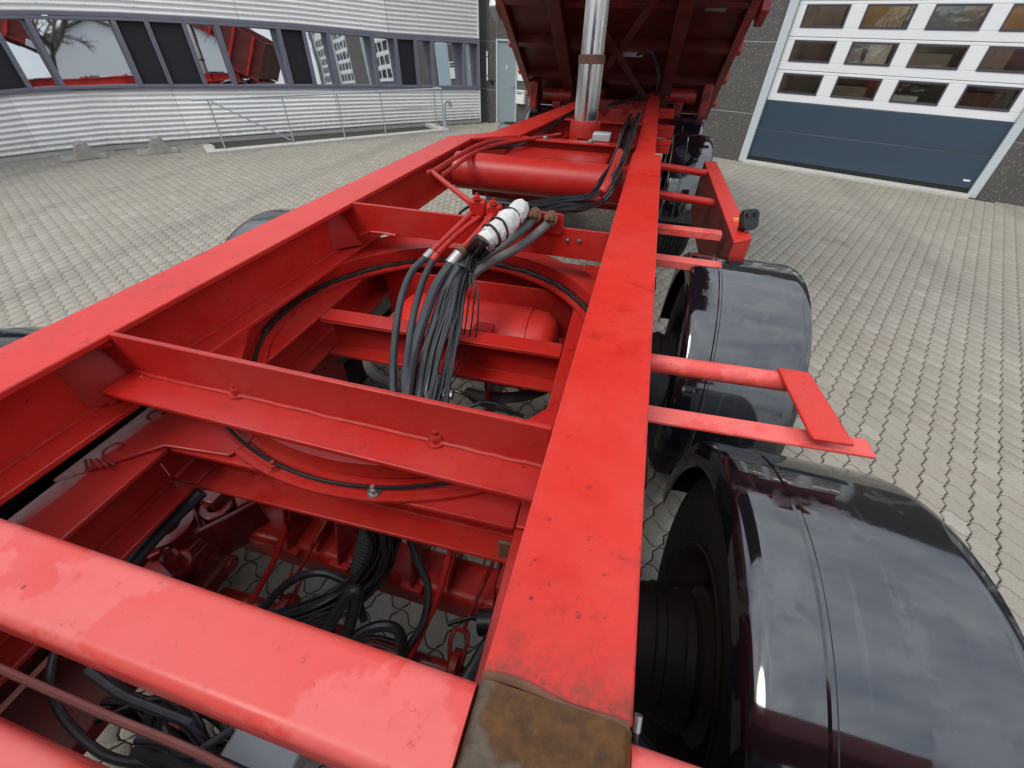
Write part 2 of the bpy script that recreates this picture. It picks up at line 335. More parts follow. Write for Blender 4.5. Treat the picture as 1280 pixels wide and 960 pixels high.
# ---------------------------------------------------------------- mesh helpers
class MB:
    def __init__(s): s.v = []; s.f = []; s.mi = []; s.cur = 0
    def add(s, vs, fs):
        o = len(s.v); s.v += [tuple(p) for p in vs]
        for f in fs: s.f.append(tuple(i + o for i in f)); s.mi.append(s.cur)
        return s
    def box(s, x0, x1, y0, y1, z0, z1):
        return s.add([(x0,y0,z0),(x1,y0,z0),(x1,y1,z0),(x0,y1,z0),(x0,y0,z1),(x1,y0,z1),(x1,y1,z1),(x0,y1,z1)],
                     [(0,3,2,1),(4,5,6,7),(0,1,5,4),(1,2,6,5),(2,3,7,6),(3,0,4,7)])
    def obox(s, o, ex, ey, ez, a0, a1, b0, b1, c0, c1):          # box in a tilted frame
        o, ex, ey, ez = map(Vector, (o, ex, ey, ez))
        P = lambda a, b, c: o + ex*a + ey*b + ez*c
        return s.add([P(a0,b0,c0),P(a1,b0,c0),P(a1,b1,c0),P(a0,b1,c0),P(a0,b0,c1),P(a1,b0,c1),P(a1,b1,c1),P(a0,b1,c1)],
                     [(0,3,2,1),(4,5,6,7),(0,1,5,4),(1,2,6,5),(2,3,7,6),(3,0,4,7)])
    def sweep(s, prof, p0, p1, up=(0,0,1), prof1=None, mitre0=None, mitre1=None):   # closed profile (right, up) pushed from p0 to p1
        p0, p1, up = Vector(p0), Vector(p1), Vector(up)
        d = (p1 - p0).normalized(); r = d.cross(up).normalized(); u = r.cross(d)
        q = prof1 or prof; n = len(prof)
        A = [p0 + r*a + u*b for a, b in prof]; B = [p1 + r*a + u*b for a, b in q]
        fs = [(i, (i+1) % n, n + (i+1) % n, n + i) for i in range(n)] + [tuple(range(n-1, -1, -1)), tuple(range(n, 2*n))]
        return s.add(A + B, fs)
    def tube(s, pts, r, n=10, smooth=True, sub=6, caps=True):
        P = [Vector(p) for p in pts]
        if smooth and len(P) > 2: P = catmull(P, sub)
        R = r if isinstance(r, (list, tuple)) else None
        prev = None; vs = []; m = len(P)
        for i, p in enumerate(P):
            d = (P[min(i+1, m-1)] - P[max(i-1, 0)]).normalized()
            if prev is None:
                prev = d.orthogonal().normalized()
            prev = (prev - d * prev.dot(d)).normalized(); b = d.cross(prev)
            rr = (R[0] + (R[1]-R[0]) * i / (m-1)) if R else r
            vs += [p + (prev*math.cos(2*math.pi*k/n) + b*math.sin(2*math.pi*k/n)) * rr for k in range(n)]
        fs = [(i*n+k, i*n+(k+1) % n, (i+1)*n+(k+1) % n, (i+1)*n+k) for i in range(m-1) for k in range(n)]
        if caps: fs += [tuple(range(n-1, -1, -1)), tuple((m-1)*n+k for k in range(n))]
        return s.add(vs, fs)
    def lathe(s, prof, c, axis, n=32, ang=(0, 2*math.pi), up=None, close=False):     # prof: (radius, along axis)
        c, ax = Vector(c), Vector(axis).normalized()
        a = Vector(up) if up else ax.orthogonal().normalized(); b = ax.cross(a)
        full = abs(ang[1]-ang[0]) > 6.28; m = len(prof); steps = n if full else n+1; vs = []
        for i in range(steps):
            t = ang[0] + (ang[1]-ang[0]) * i / n
            dv = a*math.cos(t) + b*math.sin(t)
            vs += [c + dv*r + ax*h for r, h in prof]
        fs = []; mm = m if close else m-1
        for i in range(n):
            j = (i+1) % steps
            fs += [(i*m+k, j*m+k, j*m+(k+1) % m, i*m+(k+1) % m) for k in range(mm)]
        if not full and close: fs += [tuple(range(m-1, -1, -1)), tuple((steps-1)*m+k for k in range(m))]
        return s.add(vs, fs)
    def plate(s, pts, nrm, th):                                     # polygon given thickness along nrm
        nrm = Vector(nrm).normalized() * th; n = len(pts); A = [Vector(p) for p in pts]
        return s.add(A + [p + nrm for p in A], [tuple(range(n-1, -1, -1)), tuple(range(n, 2*n))] + [(i, (i+1) % n, n+(i+1) % n, n+i) for i in range(n)])
def catmull(P, sub):
    Q = [P[0]*2 - P[1]] + P + [P[-1]*2 - P[-2]]; o = []
    for i in range(1, len(Q)-2):
        for k in range(sub):
            t = k/sub; a, b, c, d = Q[i-1], Q[i], Q[i+1], Q[i+2]
            o.append(0.5*((b*2) + (c-a)*t + (a*2-b*5+c*4-d)*t*t + (b*3-a-c*3+d)*t**3))
    return o + [P[-1]]
def obj(name, mb, mat, parent=None, bevel=0.0, ang=35, seg=2):
    me = bpy.data.meshes.new(name); me.from_pydata(mb.v, [], mb.f)
    for m in (mat if isinstance(mat, (list, tuple)) else [mat]): me.materials.append(m)
    if max(mb.mi, default=0): me.polygons.foreach_set('material_index', mb.mi)
    bm = bmesh.new(); bm.from_mesh(me); bmesh.ops.recalc_face_normals(bm, faces=bm.faces); bm.to_mesh(me); bm.free()
    me.shade_smooth(); me.set_sharp_from_angle(angle=math.radians(ang))
    o = bpy.data.objects.new(name, me); COL.objects.link(o)
    if parent: put(o, parent)
    if bevel:
        md = o.modifiers.new('edge', 'BEVEL'); md.width = bevel; md.segments = seg; md.limit_method = 'ANGLE'; md.angle_limit = math.radians(40)
    return o
def put(o, parent):
    o.parent = parent
    o.matrix_parent_inverse = world_of(parent).inverted()
def world_of(o):
    M = Matrix.Identity(4)
    while o:
        M = (o.matrix_parent_inverse @ o.matrix_basis if o.parent else o.matrix_basis.copy()) @ M
        o = o.parent
    return M
def tag(o, label=None, cat=None, group=None, kind=None):
    for k, v in (('label', label), ('category', cat), ('group', group), ('kind', kind)):
        if v: o[k] = v
    return o
def thing(name, loc, label, cat, group=None):
    o = bpy.data.objects.new(name, None); COL.objects.link(o); o.location = loc; o.empty_display_size = 0.1
    return tag(o, label, cat, group)
def copy_tree(o, parent=None):
    c = o.copy(); COL.objects.link(c)
    if parent: c.parent = parent
    for ch in list(o.children): copy_tree(ch, c)
    return c
def ibeam(w, h, tf, tw, fil=0.006):            # profile with its origin at the top centre
    a, b = w/2, tw/2
    return [(-a,0),(a,0),(a,-tf),(b+fil,-tf),(b,-tf-fil),(b,-h+tf+fil),(b+fil,-h+tf),(a,-h+tf),(a,-h),(-a,-h),(-a,-h+tf),(-b-fil,-h+tf),(-b,-h+tf+fil),(-b,-tf-fil),(-b-fil,-tf),(-a,-tf)]
def rrect(w, h, r, n=5):                         # rounded tube section, centred
    o = []
    for cx, cy, a0 in ((w/2-r, h/2-r, 0), (-w/2+r, h/2-r, 90), (-w/2+r, -h/2+r, 180), (w/2-r, -h/2+r, 270)):
        o += [(cx + r*math.cos(math.radians(a0+90*k/n)), cy + r*math.sin(math.radians(a0+90*k/n))) for k in range(n+1)]
    return o
def weld(mb, p0, p1, r=0.006):                    # a weld bead: uneven little tube
    p0, p1 = Vector(p0), Vector(p1); n = max(2, int((p1-p0).length/0.03))
    mb.tube([p0.lerp(p1, i/n) + Vector((random.uniform(-1,1), random.uniform(-1,1), random.uniform(-1,1)))*0.0012 for i in range(n+1)], r, 6, sub=2)
def bolt(mb, p, ax, r=0.012, h=0.014, washer=True):
    p, ax = Vector(p), Vector(ax).normalized()
    a = ax.orthogonal().normalized()
    if washer: mb.lathe([(0,0),(r*1.6,0),(r*1.6,h*0.25),(0,h*0.25)], p, ax, 16)
    mb.lathe([(r*1.15,h*0.2),(r*1.15,h),(r*1.0,h*1.15),(0,h*1.15)], p, ax, 6)
    mb.lathe([(r*0.55,h),(r*0.55,h*1.7),(0,h*1.75)], p, ax, 10)

# ================================================================ ground
E2 = Vector((0.927, -0.376, 0)); N2 = Vector((-0.376, -0.927, 0)); BL = Vector((1.754, 9.68, 0))     # workshop wall line and its outward normal
WALL = [(-10.75, -1.5, 0.83, 1.62), (-10.72, 0.4, 0.83, 1.63), (-10.6, 2.0, 0.84, 1.64), (-10.33, 3.6, 0.85, 1.66), (-9.895, 5.011, 0.856, 1.701), (-9.656, 5.582, 0.896, 1.8), (-9.241, 6.352, 0.904, 1.824), (-8.572, 7.034, 0.892, 1.826), (-7.82, 7.835, 0.863, 1.802), (-6.798, 9.001, 0.823, 1.751), (-5.58, 10.318, 0.767, 1.645), (-4.128, 11.81, 0.699, 1.573)]        # office wall: (x, y, sill, head) from the far bend to the inner corner
def wl(t):
    n = len(WALL)-1; i = min(max(int(math.floor(t)), 0), n-1); f = t - i
    return [WALL[i][k] + (WALL[i+1][k]-WALL[i][k])*f for k in range(4)]
def wnorm(i):
    a, b = WALL[i], WALL[i+1]; d = Vector((b[0]-a[0], b[1]-a[1], 0)).normalized()
    return Vector((d.y, -d.x, 0)), d

mb = MB(); mb.add([(-150,-150,-0.012),(150,-150,-0.012),(150,150,-0.012),(-150,150,-0.012)], [(0,1,2,3)])
ground = tag(obj('ground', mb, JOINT), kind='structure')

PP = 0.1075; PB = Vector((0.446, 0.895, 0)); PA = Vector((0.895, -0.446, 0))
def paver_outline(g=0.0023):
    za = [0, 0.03, 0.088, 0.015, -0.088, -0.03]; zb = [0, 0.095, 0.10, 0.0, -0.10, -0.095]
    o = []
    for k in range(6): o.append((k/6, 0 + zb[k]))
    for k in range(6): o.append((1 + za[k], k/6))
    for k in range(6): o.append((1 - k/6, 1 + zb[(6-k) % 6]))
    for k in range(6): o.append((0 + za[(6-k) % 6], 1 - k/6))
    o = [((a-0.5)*PP, (b-0.5)*PP) for a, b in o]
    def inset(d):
        n = len(o); r = []; dd = d
        for i in range(n):
            p, q = Vector(o[i-1]), Vector(o[(i+1) % n]); t = (q-p).normalized(); d = dd + (0.0008 if 6 <= i < 12 or i >= 18 else -0.0003)
            r.append((o[i][0] - t.y*d, o[i][1] + t.x*d))
        return r
    return inset(g), inset(g + 0.0035)
OUTL, INL = paver_outline()
nv = len(OUTL)
def to3(a, b, z): v = PA*a + PB*b; return (v.x, v.y, z)
PV = [to3(a, b, -0.011) for a, b in OUTL] + [to3(a, b, -0.0035) for a, b in OUTL] + [to3(a, b, 0) for a, b in INL]
PF = [(i, (i+1) % nv, nv+(i+1) % nv, nv+i) for i in range(nv)] + [(nv+i, nv+(i+1) % nv, 2*nv+(i+1) % nv, 2*nv+i) for i in range(nv)] + [tuple(range(2*nv, 3*nv))]
CR = np.array(CAM_R)
def cam_uv(P):
    q = (P - np.array([0, 0, 1.82])) @ CR; zz = -q[:, 2]
    return np.stack([q[:, 0]/np.maximum(zz, 1e-3)*532.1 + 640, 480 - q[:, 1]/np.maximum(zz, 1e-3)*532.1, zz], 1)
ia, ib = np.meshgrid(np.arange(-150, 150), np.arange(-150, 150), indexing='ij')
A3, B3 = np.array(PA), np.array(PB)
ctr = ia.reshape(-1, 1)*PP*A3 + ib.reshape(-1, 1)*PP*B3
uv = cam_uv(ctr)
ok = (ctr[:, 0] > -11.5) & (ctr[:, 0] < 9) & (ctr[:, 1] > -1.2) & (ctr[:, 1] < 13)
ok &= ((ctr - np.array(BL)) @ np.array(N2)) > 0.05
for i in range(len(WALL)-1):
    a = np.array([WALL[i][0], WALL[i][1], 0]); nn, d = wnorm(i)
    ok &= ((ctr - a) @ np.array(nn)) > 0.05
PIT0, PIT1 = Vector((-7.25, 6.80, 0)), Vector((-4.36, 10.30, 0)); pd = (PIT1-PIT0).normalized(); pn = Vector((pd.y, -pd.x, 0))
rel = ctr - np.array(PIT0); sl = rel @ np.array(pd); sn = rel @ np.array(pn)
ok &= ~((sl > -0.1) & (sl < (PIT1-PIT0).length) & (sn < 0.05))
ctr = ctr[ok]; uv = uv[ok]
open_view = ((ctr[:, 0] > 0.85) | (ctr[:, 0] < -2.2)) & (uv[:, 0] > 0) & (uv[:, 0] < 1280) & (uv[:, 1] < 960)
dist = np.linalg.norm(ctr - np.array([0, 0, 1.82]), axis=1)
order = np.argsort(np.where(open_view, dist, 1e6))
single = set(order[:300].tolist())
pme = bpy.data.meshes.new('paver'); pme.from_pydata(PV, [], PF); pme.materials.append(PAVER)
zoff = rng.uniform(-0.0022, 0.0012, len(ctr)); tlt = rng.normal(0, 0.010, (len(ctr), 2))
for i in sorted(single):
    o = bpy.data.objects.new('paver', pme); COL.objects.link(o)
    o.location = (ctr[i, 0], ctr[i, 1], zoff[i]); o.rotation_euler = (tlt[i, 0], tlt[i, 1], 0); o.parent = ground
near_view = (uv[:, 2] > 0.05) & (uv[:, 0] > -200) & (uv[:, 0] < 1480) & (uv[:, 1] > 60) & (uv[:, 1] < 1200)
def paver_mesh(sel, PV, PF):
  pv = np.array(PV); rest = np.array([i for i in np.nonzero(sel)[0] if i not in single]); m = len(rest); k = len(PV)
  allv = pv[None] + ctr[rest][:, None, :]
  allv[:, :, 2] += zoff[rest][:, None] + pv[None, :, 0]*tlt[rest][:, 1:2] + pv[None, :, 1]*tlt[rest][:, 0:1]
  loops = np.concatenate([np.array(f) for f in PF]); lens = np.array([len(f) for f in PF])
  me = bpy.data.meshes.new('pavers')
  me.vertices.add(m*k); me.vertices.foreach_set('co', allv.astype(np.float32).ravel())
  L = (loops[None] + np.arange(m)[:, None]*k).ravel(); LN = np.tile(lens, m); LS = np.concatenate([[0], np.cumsum(LN)[:-1]])
  me.loops.add(len(L)); me.loops.foreach_set('vertex_index', L.astype(np.int32))
  me.polygons.add(len(LN)); me.polygons.foreach_set('loop_start', LS.astype(np.int32)); me.polygons.foreach_set('loop_total', LN.astype(np.int32))
  me.update(calc_edges=True); me.validate(); me.materials.append(PAVER)
  po = bpy.data.objects.new('pavers', me); COL.objects.link(po); po.parent = ground; tag(po, kind='stuff')
paver_mesh(near_view, PV, PF)
paver_mesh(~near_view, PV[2*nv:], [tuple(range(nv))])        # beyond the frame: tops only

# ================================================================ office building with the ribbed metal front
office = thing('office_building', (WALL[-1][0], WALL[-1][1], 0), 'curved office block clad in ribbed pale metal with a band of dark framed windows', 'building')
def ribs(mb, i0, z0f, z1f, off=0.0):
    # horizontal sine ribs following wall sections; z0f/z1f give height at a node
    pitch = 0.073; amp = 0.011
    n = int(round((z1f(wl(3)) - z0f(wl(3)))/pitch)); steps = n*6
    rows = []
    for t in i0:
        p = wl(t); i = min(int(t), len(WALL)-2); nn = (wnorm(max(i-1, 0))[0] + wnorm(i)[0]).normalized() if t == int(t) and 0 < t < len(WALL)-1 else wnorm(i)[0]
        z0, z1 = z0f(p), z1f(p); r = []
        for k in range(steps+1):
            z = z0 + (z1-z0)*k/steps; o = off + amp*math.sin(2*math.pi*n*k/steps)
            r.append((p[0]+nn.x*o, p[1]+nn.y*o, z))
        rows.append(r)
    base = len(mb.v); mb.v += [q for r in rows for q in r]; S = steps+1
    for a in range(len(rows)-1):
        for k in range(steps):
            mb.f.append((base+a*S+k, base+(a+1)*S+k, base+(a+1)*S+k+1, base+a*S+k+1)); mb.mi.append(0)
NW = len(WALL)-1; T0 = NW-7                # the last seven sections are the ones in view
SEAM = T0 + 3.26; pass
def span(a, b): return sorted({a, b} | {float(x) for x in range(int(math.ceil(a)), int(math.floor(b))+1)})
cuts = [0.0, T0-2.0, T0+0.9, SEAM, T0+5.25, float(NW)]
ALUS = (ALU, ALU_B, ALU, ALU_C, ALU)
for k, (a, b) in enumerate(zip(cuts[:-1], cuts[1:])):
    mb = MB(); ribs(mb, span(a+0.004, b), lambda p: 0.07, lambda p: p[2]-0.03, 0.03); obj('lower_cladding', mb, ALUS[k], office)
cuts2 = [0.0, T0-1.0, T0+2.0, T0+4.4, T0+6.0, float(NW)]
def screws(z0f, z1f):
    mb = MB(); t = 0.4
    while t < NW-0.1:
        i = min(int(t), NW-1); nn, d = wnorm(i); p = wl(t); n = int(round((z1f(wl(3)) - z0f(wl(3)))/0.073))
        for k in range(1, n, 3):
            z = z0f(p) + (z1f(p)-z0f(p))*(k+0.25)/n; mb.lathe([(0.008,0),(0.007,0.004),(0,0.005)], Vector((p[0], p[1], z)) + nn*0.041, nn, 6)
        t += 0.62
    o = obj('cladding_screws', mb, GALV, office); tag(o, kind='stuff')
for k, (a, b) in enumerate(zip(cuts2[:-1], cuts2[1:])):
    mb = MB(); ribs(mb, span(a+0.004, b), lambda p: p[3]+0.05, lambda p: p[3]+2.6, 0.03); obj('upper_cladding', mb, ALUS[(k+2) % 5], office)
screws(lambda p: 0.07, lambda p: p[2]-0.03); screws(lambda p: p[3]+0.05, lambda p: p[3]+1.1)
# carcass behind, plinth, sill and head trims
def strip(mb, a, b, z0f, z1f, d0, d1):
    ts = span(a, b)
    for u, v in zip(ts[:-1], ts[1:]):
        i = min(int((u+v)/2), NW-1); nn, d = wnorm(i); p, q = wl(u), wl(v)
        c = lambda w, o, z: (w[0]+nn.x*o, w[1]+nn.y*o, z)
        mb.add([c(p,d0,z0f(p)),c(q,d0,z0f(q)),c(q,d1,z0f(q)),c(p,d1,z0f(p)),c(p,d0,z1f(p)),c(q,d0,z1f(q)),c(q,d1,z1f(q)),c(p,d1,z1f(p))],
               [(0,3,2,1),(4,5,6,7),(0,1,5,4),(1,2,6,5),(2,3,7,6),(3,0,4,7)])
mb = MB(); strip(mb, 0, NW, lambda p: -0.3, lambda p: p[2]-0.02, -0.25, 0.0); strip(mb, 0, NW, lambda p: p[3]+0.01, lambda p: p[3]+2.62, -0.25, 0.0); obj('wall', mb, CONC, office)
mb = MB(); strip(mb, 0, NW, lambda p: -0.2, lambda p: 0.06, 0.0, 0.016); obj('plinth', mb, KERBM, office)
mb = MB(); strip(mb, 0, NW, lambda p: p[2]-0.035, lambda p: p[2]-0.004, -0.02, 0.055); obj('sill_trim', mb, FRAME_GREY, office)
mb = MB(); strip(mb, 0, NW, lambda p: p[3]+0.004, lambda p: p[3]+0.05, -0.02, 0.045); obj('head_trim', mb, FRAME_GREY, office)
mb = MB(); strip(mb, 0, NW, lambda p: p[3]+2.62, lambda p: p[3]+2.75, -0.3, 0.09); obj('roof_edge', mb, GALV, office)
p = wl(NW); nn, d = wnorm(NW-1)
mb = MB(); o = Vector((p[0], p[1], 0)); mb.obox(o, d, nn, (0,0,1), -0.025, 0.0, 0.0, 0.055, 0.0, p[2]-0.036); mb.obox(o, d, nn, (0,0,1), -0.025, 0.0, 0.0, 0.055, p[3]+0.051, p[3]+2.6); obj('corner_trim', mb, ALU, office)
BND = [T0 + x for x in (-2.6, -1.9, -1.2, -0.5, 0.2, 1.279, 1.754, 2.88, 3.296, 3.772, 4.155, 4.797, 5.071, 5.319, 5.801, 6.062, 6.269, 6.448, 6.822, 6.995)]
KIND = 'bggbbggbbggbgggbggg'
for a, b, kd in zip(BND[:-1], BND[1:], KIND):
    p, q = wl(a), wl(b); P0, P1 = Vector((p[0], p[1], 0)), Vector((q[0], q[1], 0)); d = (P1-P0).normalized(); nn = Vector((d.y, -d.x, 0)); Lw = (P1-P0).length
    def corner(s, o, top, inset=0.0):
        f = s/Lw; z = (p[3] + (q[3]-p[3])*f - inset) if top else (p[2] + (q[2]-p[2])*f + inset)
        v = P0 + d*s + nn*o; return (v.x, v.y, z)
    mb = MB()
    def bar(s0, s1, tlo, thi, o0=-0.17, o1=0.05):
        z = lambda s, which: corner(s, 0, which[0], which[1])[2]
        vs = [(*corner(s, o, True)[:2], zz) for s, o, zz in
              ((s0,o0,z(s0,tlo)),(s1,o0,z(s1,tlo)),(s1,o1,z(s1,tlo)),(s0,o1,z(s0,tlo)),(s0,o0,z(s0,thi)),(s1,o0,z(s1,thi)),(s1,o1,z(s1,thi)),(s0,o1,z(s0,thi)))]
        mb.add(vs, [(0,3,2,1),(4,5,6,7),(0,1,5,4),(1,2,6,5),(2,3,7,6),(3,0,4,7)])
    mw = 0.034
    bar(0.001, mw, (False, 0), (True, 0)); bar(Lw-mw, Lw-0.001, (False, 0), (True, 0))
    bar(mw, Lw-mw, (False, 0), (False, 0.045)); bar(mw, Lw-mw, (True, 0.04), (True, 0))
    win = obj('window', mb, FRAME_GREY, office, bevel=0.004)
    mb = MB()
    gl = kd == 'g'; tl_ = -0.15 if b < T0+3.7 else (-0.10 if b < T0+4.2 else (-0.16 if b < T0+6.1 else -0.24)); ts = tl_*(Lw-2*mw)/2 if gl else 0      # pane turn made up to steer which reflections each window shows
    lean = 0.042 if gl else 0  # added backward lean so the reflections pick up more sky
    A, B, Cc, Dd = corner(mw-0.004, -0.04-ts, False, 0.04), corner(Lw-mw+0.004, -0.04+ts, False, 0.04), corner(Lw-mw+0.004, -0.04-lean+ts, True, 0.035), corner(mw-0.004, -0.04-lean-ts, True, 0.035)
    mb.plate([A, B, Cc, Dd], -nn, 0.012)
    obj('pane', mb, GLASS if gl else BLIND, win)
# dark room behind the glass so nothing shines through the frame gaps
mb = MB(); strip(mb, 0, NW, lambda p: p[2]-0.3, lambda p: p[3]+0.3, -0.35, -0.26); obj('inner_wall', mb, BLIND, office)


# ================================================================ workshop building: stone panel wall and sectional doors
def W2(s, o=0.0, z=0.0): v = BL + E2*s + N2*o; return Vector((v.x, v.y, z))
shop = thing('workshop_building', W2(1.7), 'dark speckled stone panel workshop with white and blue sectional doors', 'building')
mb = MB(); UPZ = Vector((0,0,1))
for s0, s1, z0, z1 in ((-6.43,-5.905,0,5.4),(-5.905,-4.93,1.63,5.4),(-5.29,-4.93,0,1.63),(-4.93,-4.2,1.72,5.4),(-4.2,0.0,0,5.4),(0.0,3.42,3.55,5.4),(3.42,6.2,0,5.4),(6.2,9.62,3.55,5.4),(9.62,11.2,0,5.4),(11.2,14.62,3.55,5.4),(14.62,16.2,0,5.4)):
    mb.obox(W2(0), E2, N2, UPZ, s0, s1, -0.3, -0.009, z0-0.1 if z0 == 0 else z0, z1)
obj('wall', mb, KERBM, shop)
def rows(s0, s1, zs):
    for a, b in zip(zs[:-1], zs[1:]):
        mb = MB(); j = random.uniform(-0.003, 0.003); mb.obox(W2(0), E2, N2, UPZ, s0+0.006, s1-0.006, -0.0085, j+0.003, a+0.008, b-0.008); obj('wall_panel', mb, GRANITE, shop, bevel=0.004)
ZR = [-0.02, 0.755, 1.745, 2.75, 3.75, 4.75, 5.4]; ZL = [-0.02, 0.668, 1.588, 2.6, 3.6, 4.6, 5.4]
rows(-6.43, -5.905, ZL)
rows(-5.905, -4.93, [1.63] + ZL[3:]); rows(-5.29, -4.93, [-0.02, 0.62, 1.63]); rows(-4.93, -4.2, [1.72] + ZL[3:])
rows(-4.2, -2.1, ZR); rows(-2.1, -0.02, ZR); rows(3.44, 6.2-0.02, ZR); rows(9.64, 11.18, ZR); rows(14.64, 16.2, ZR)
for s in (0.0, 6.2, 11.2): rows(s-0.02, s+3.44, [3.56, 4.4, 5.4])

def garage(s):
    fr = MB()
    fr.obox(W2(s), E2, N2, UPZ, -0.02, 0.105, -0.16, 0.012, 0.0, 3.55); fr.obox(W2(s), E2, N2, UPZ, 3.33, 3.44, -0.16, 0.012, 0.0, 3.55)
    fr.obox(W2(s), E2, N2, UPZ, 0.105, 3.33, -0.16, 0.012, 3.44, 3.55)
    door = obj('garage_door', fr, DOOR_FRAME, shop, bevel=0.004)
    mb = MB(); mb.obox(W2(s), E2, N2, UPZ, 0.08, 3.35, -0.14, 0.14, -0.01, 0.035); obj('threshold', mb, KERBM, door, bevel=0.004)
    mb = MB(); mb.obox(W2(s), E2, N2, UPZ, 0.106, 3.329, -0.105, -0.075, 0.036, 0.095); obj('bottom_seal', mb, BLACK, door)
    zs = [0.095, 0.54, 0.965] + [0.965 + 0.425*k for k in range(1, 6)] + [3.44]
    for i, (a, b) in enumerate(zip(zs[:-1], zs[1:])):
        mb = MB()
        wz0, wz1 = a + 0.115, a + 0.385
        if i < 2 or i == 7:
            mb.obox(W2(s), E2, N2, UPZ, 0.108, 3.327, -0.11, -0.07, a+0.003, b-0.003)
        else:
            xs = [0.108] + [v for c in range(4) for v in (0.225+0.795*c, 0.815+0.795*c)] + [3.327]
            mb.obox(W2(s), E2, N2, UPZ, 0.108, 3.327, -0.11, -0.07, a+0.003, wz0); mb.obox(W2(s), E2, N2, UPZ, 0.108, 3.327, -0.11, -0.07, wz1, b-0.003)
            for c in range(0, 10, 2): mb.obox(W2(s), E2, N2, UPZ, xs[c], xs[c+1], -0.11, -0.0702, wz0, wz1)
        obj('door_panel', mb, DOOR_BLUE if i < 2 else DOOR_WHITE, door, bevel=0.006)
        if 2 <= i < 7:
            for c in range(4):
                x0, x1 = 0.225+0.795*c, 0.815+0.795*c
                mb = MB()
                for q in ((x0, x1, wz0, wz0+0.022), (x0, x1, wz1-0.022, wz1), (x0, x0+0.022, wz0+0.022, wz1-0.022), (x1-0.022, x1, wz0+0.022, wz1-0.022)):
                    mb.obox(W2(s), E2, N2, UPZ, q[0], q[1], -0.105, -0.060, q[2], q[3])
                mb.cur = 1
                mb.obox(W2(s), E2, N2, UPZ, x0+0.02, x1-0.02, -0.088, -0.082, wz0+0.02, wz1-0.02)
                obj('door_window', mb, [FRAME_GREY_DARK, ACRYL], door)
    mb = MB(); mb.obox(W2(s), E2, N2, UPZ, 3.19, 3.27, -0.07, -0.062, 0.19, 0.215); obj('maker_plate', mb, WHITE, door)
    return door
for s in (0.0, 6.2, 11.2): garage(s)
# personnel door, grey, and the pale door next to it
fr = MB()
fr.obox(W2(0), E2, N2, UPZ, -5.905, -5.86, -0.1, 0.02, -0.01, 1.63); fr.obox(W2(0), E2, N2, UPZ, -5.325, -5.29, -0.1, 0.012, -0.01, 1.60); fr.obox(W2(0), E2, N2, UPZ, -5.86, -5.29, -0.1, 0.012, 1.60, 1.63)
pdoor = obj('entrance_door', fr, DOOR_FRAME, shop, bevel=0.003)
mb = MB(); mb.obox(W2(0), E2, N2, UPZ, -5.857, -5.328, -0.06, -0.02, 0.0, 1.597); obj('door_leaf', mb, DOOR_GREY, pdoor, bevel=0.003)
mb = MB(); a = W2(-5.37, 0.03, 0.775); mb.tube([W2(-5.37,-0.02,0.775), a, W2(-5.45,0.03,0.775)], 0.009, 8, smooth=False); obj('handle', mb, STEEL, pdoor)
mb = MB(); mb.obox(W2(0), E2, N2, UPZ, -5.63, -5.60, -0.021, -0.014, 1.09, 1.17); obj('peephole_plate', mb, WHITE, pdoor)
fr = MB(); fr.obox(W2(0), E2, N2, UPZ, -4.93, -4.2, -0.1, -0.02, 0.0, 1.72); pd2 = obj('side_door', fr, DOOR_FRAME, shop, bevel=0.003)
mb = MB(); mb.obox(W2(0), E2, N2, UPZ, -4.86, -4.27, -0.03, -0.012, 0.05, 1.66); obj('door_leaf', mb, plain('pale_blue_door', (0.36, 0.46, 0.53), 0.5), pd2)
# things fixed to the stone wall
t = thing('grab_handle', W2(-6.155, 0.04, 1.12), 'upright white tube with blue rings fixed to the stone wall', 'handle')
mb = MB(); mb.tube([W2(-6.155,0.04,0.845), W2(-6.155,0.04,1.40)], 0.022, 12); obj('tube', mb, WHITE, t)
for z in (0.94, 1.30): mb = MB(); mb.lathe([(0.0235,-0.012),(0.0235,0.012)], W2(-6.155,0.04,z), (0,0,1), 14); obj('ring', mb, BLUEM, t)
for z in (0.87, 1.37): mb = MB(); mb.tube([W2(-6.155,0.0,z), W2(-6.155,0.03,z)], 0.012, 8); obj('bracket', mb, STEEL, t)
t = thing('bell_push', W2(-6.03, 0, 0.83), 'round black bell fitting on the stone wall below the white tube', 'bell')
mb = MB(); mb.lathe([(0.05,0),(0.055,0.02),(0.04,0.04),(0,0.045)], W2(-6.03,0,0.83), N2, 20); obj('cap', mb, BLACK, t)
t = thing('notice_board', W2(-5.1, 0, 1.07), 'white notice with a dark printed heading beside the grey door', 'sign')
mb = MB(); mb.obox(W2(0), E2, N2, UPZ, -5.27, -4.95, 0.004, 0.016, 0.90, 1.26); obj('board', mb, WHITE, t)
mb = MB()
for z0, z1, x1 in ((1.195,1.235,-4.98),(1.14,1.18,-4.99)): mb.obox(W2(0), E2, N2, UPZ, -5.255, x1, 0.0155, 0.0185, z0, z1)
obj('heading', mb, plain('navy_print', (0.03, 0.04, 0.09), 0.5), t)
t = thing('mailbox', W2(-5.13, 0, 0.59), 'small white letterbox on the stone wall beside the grey door', 'mailbox')
mb = MB(); mb.obox(W2(0), E2, N2, UPZ, -5.255, -5.02, 0.004, 0.09, 0.46, 0.70); obj('box', mb, WHITE, t, bevel=0.008)
mb = MB(); mb.obox(W2(0), E2, N2, UPZ, -5.265, -5.01, 0.0, 0.105, 0.702, 0.722); obj('lid', mb, WHITE, t, bevel=0.006)
mb = MB(); mb.obox(W2(0), E2, N2, UPZ, -5.22, -5.06, 0.088, 0.094, 0.655, 0.672); obj('slot', mb, BLACK, t)

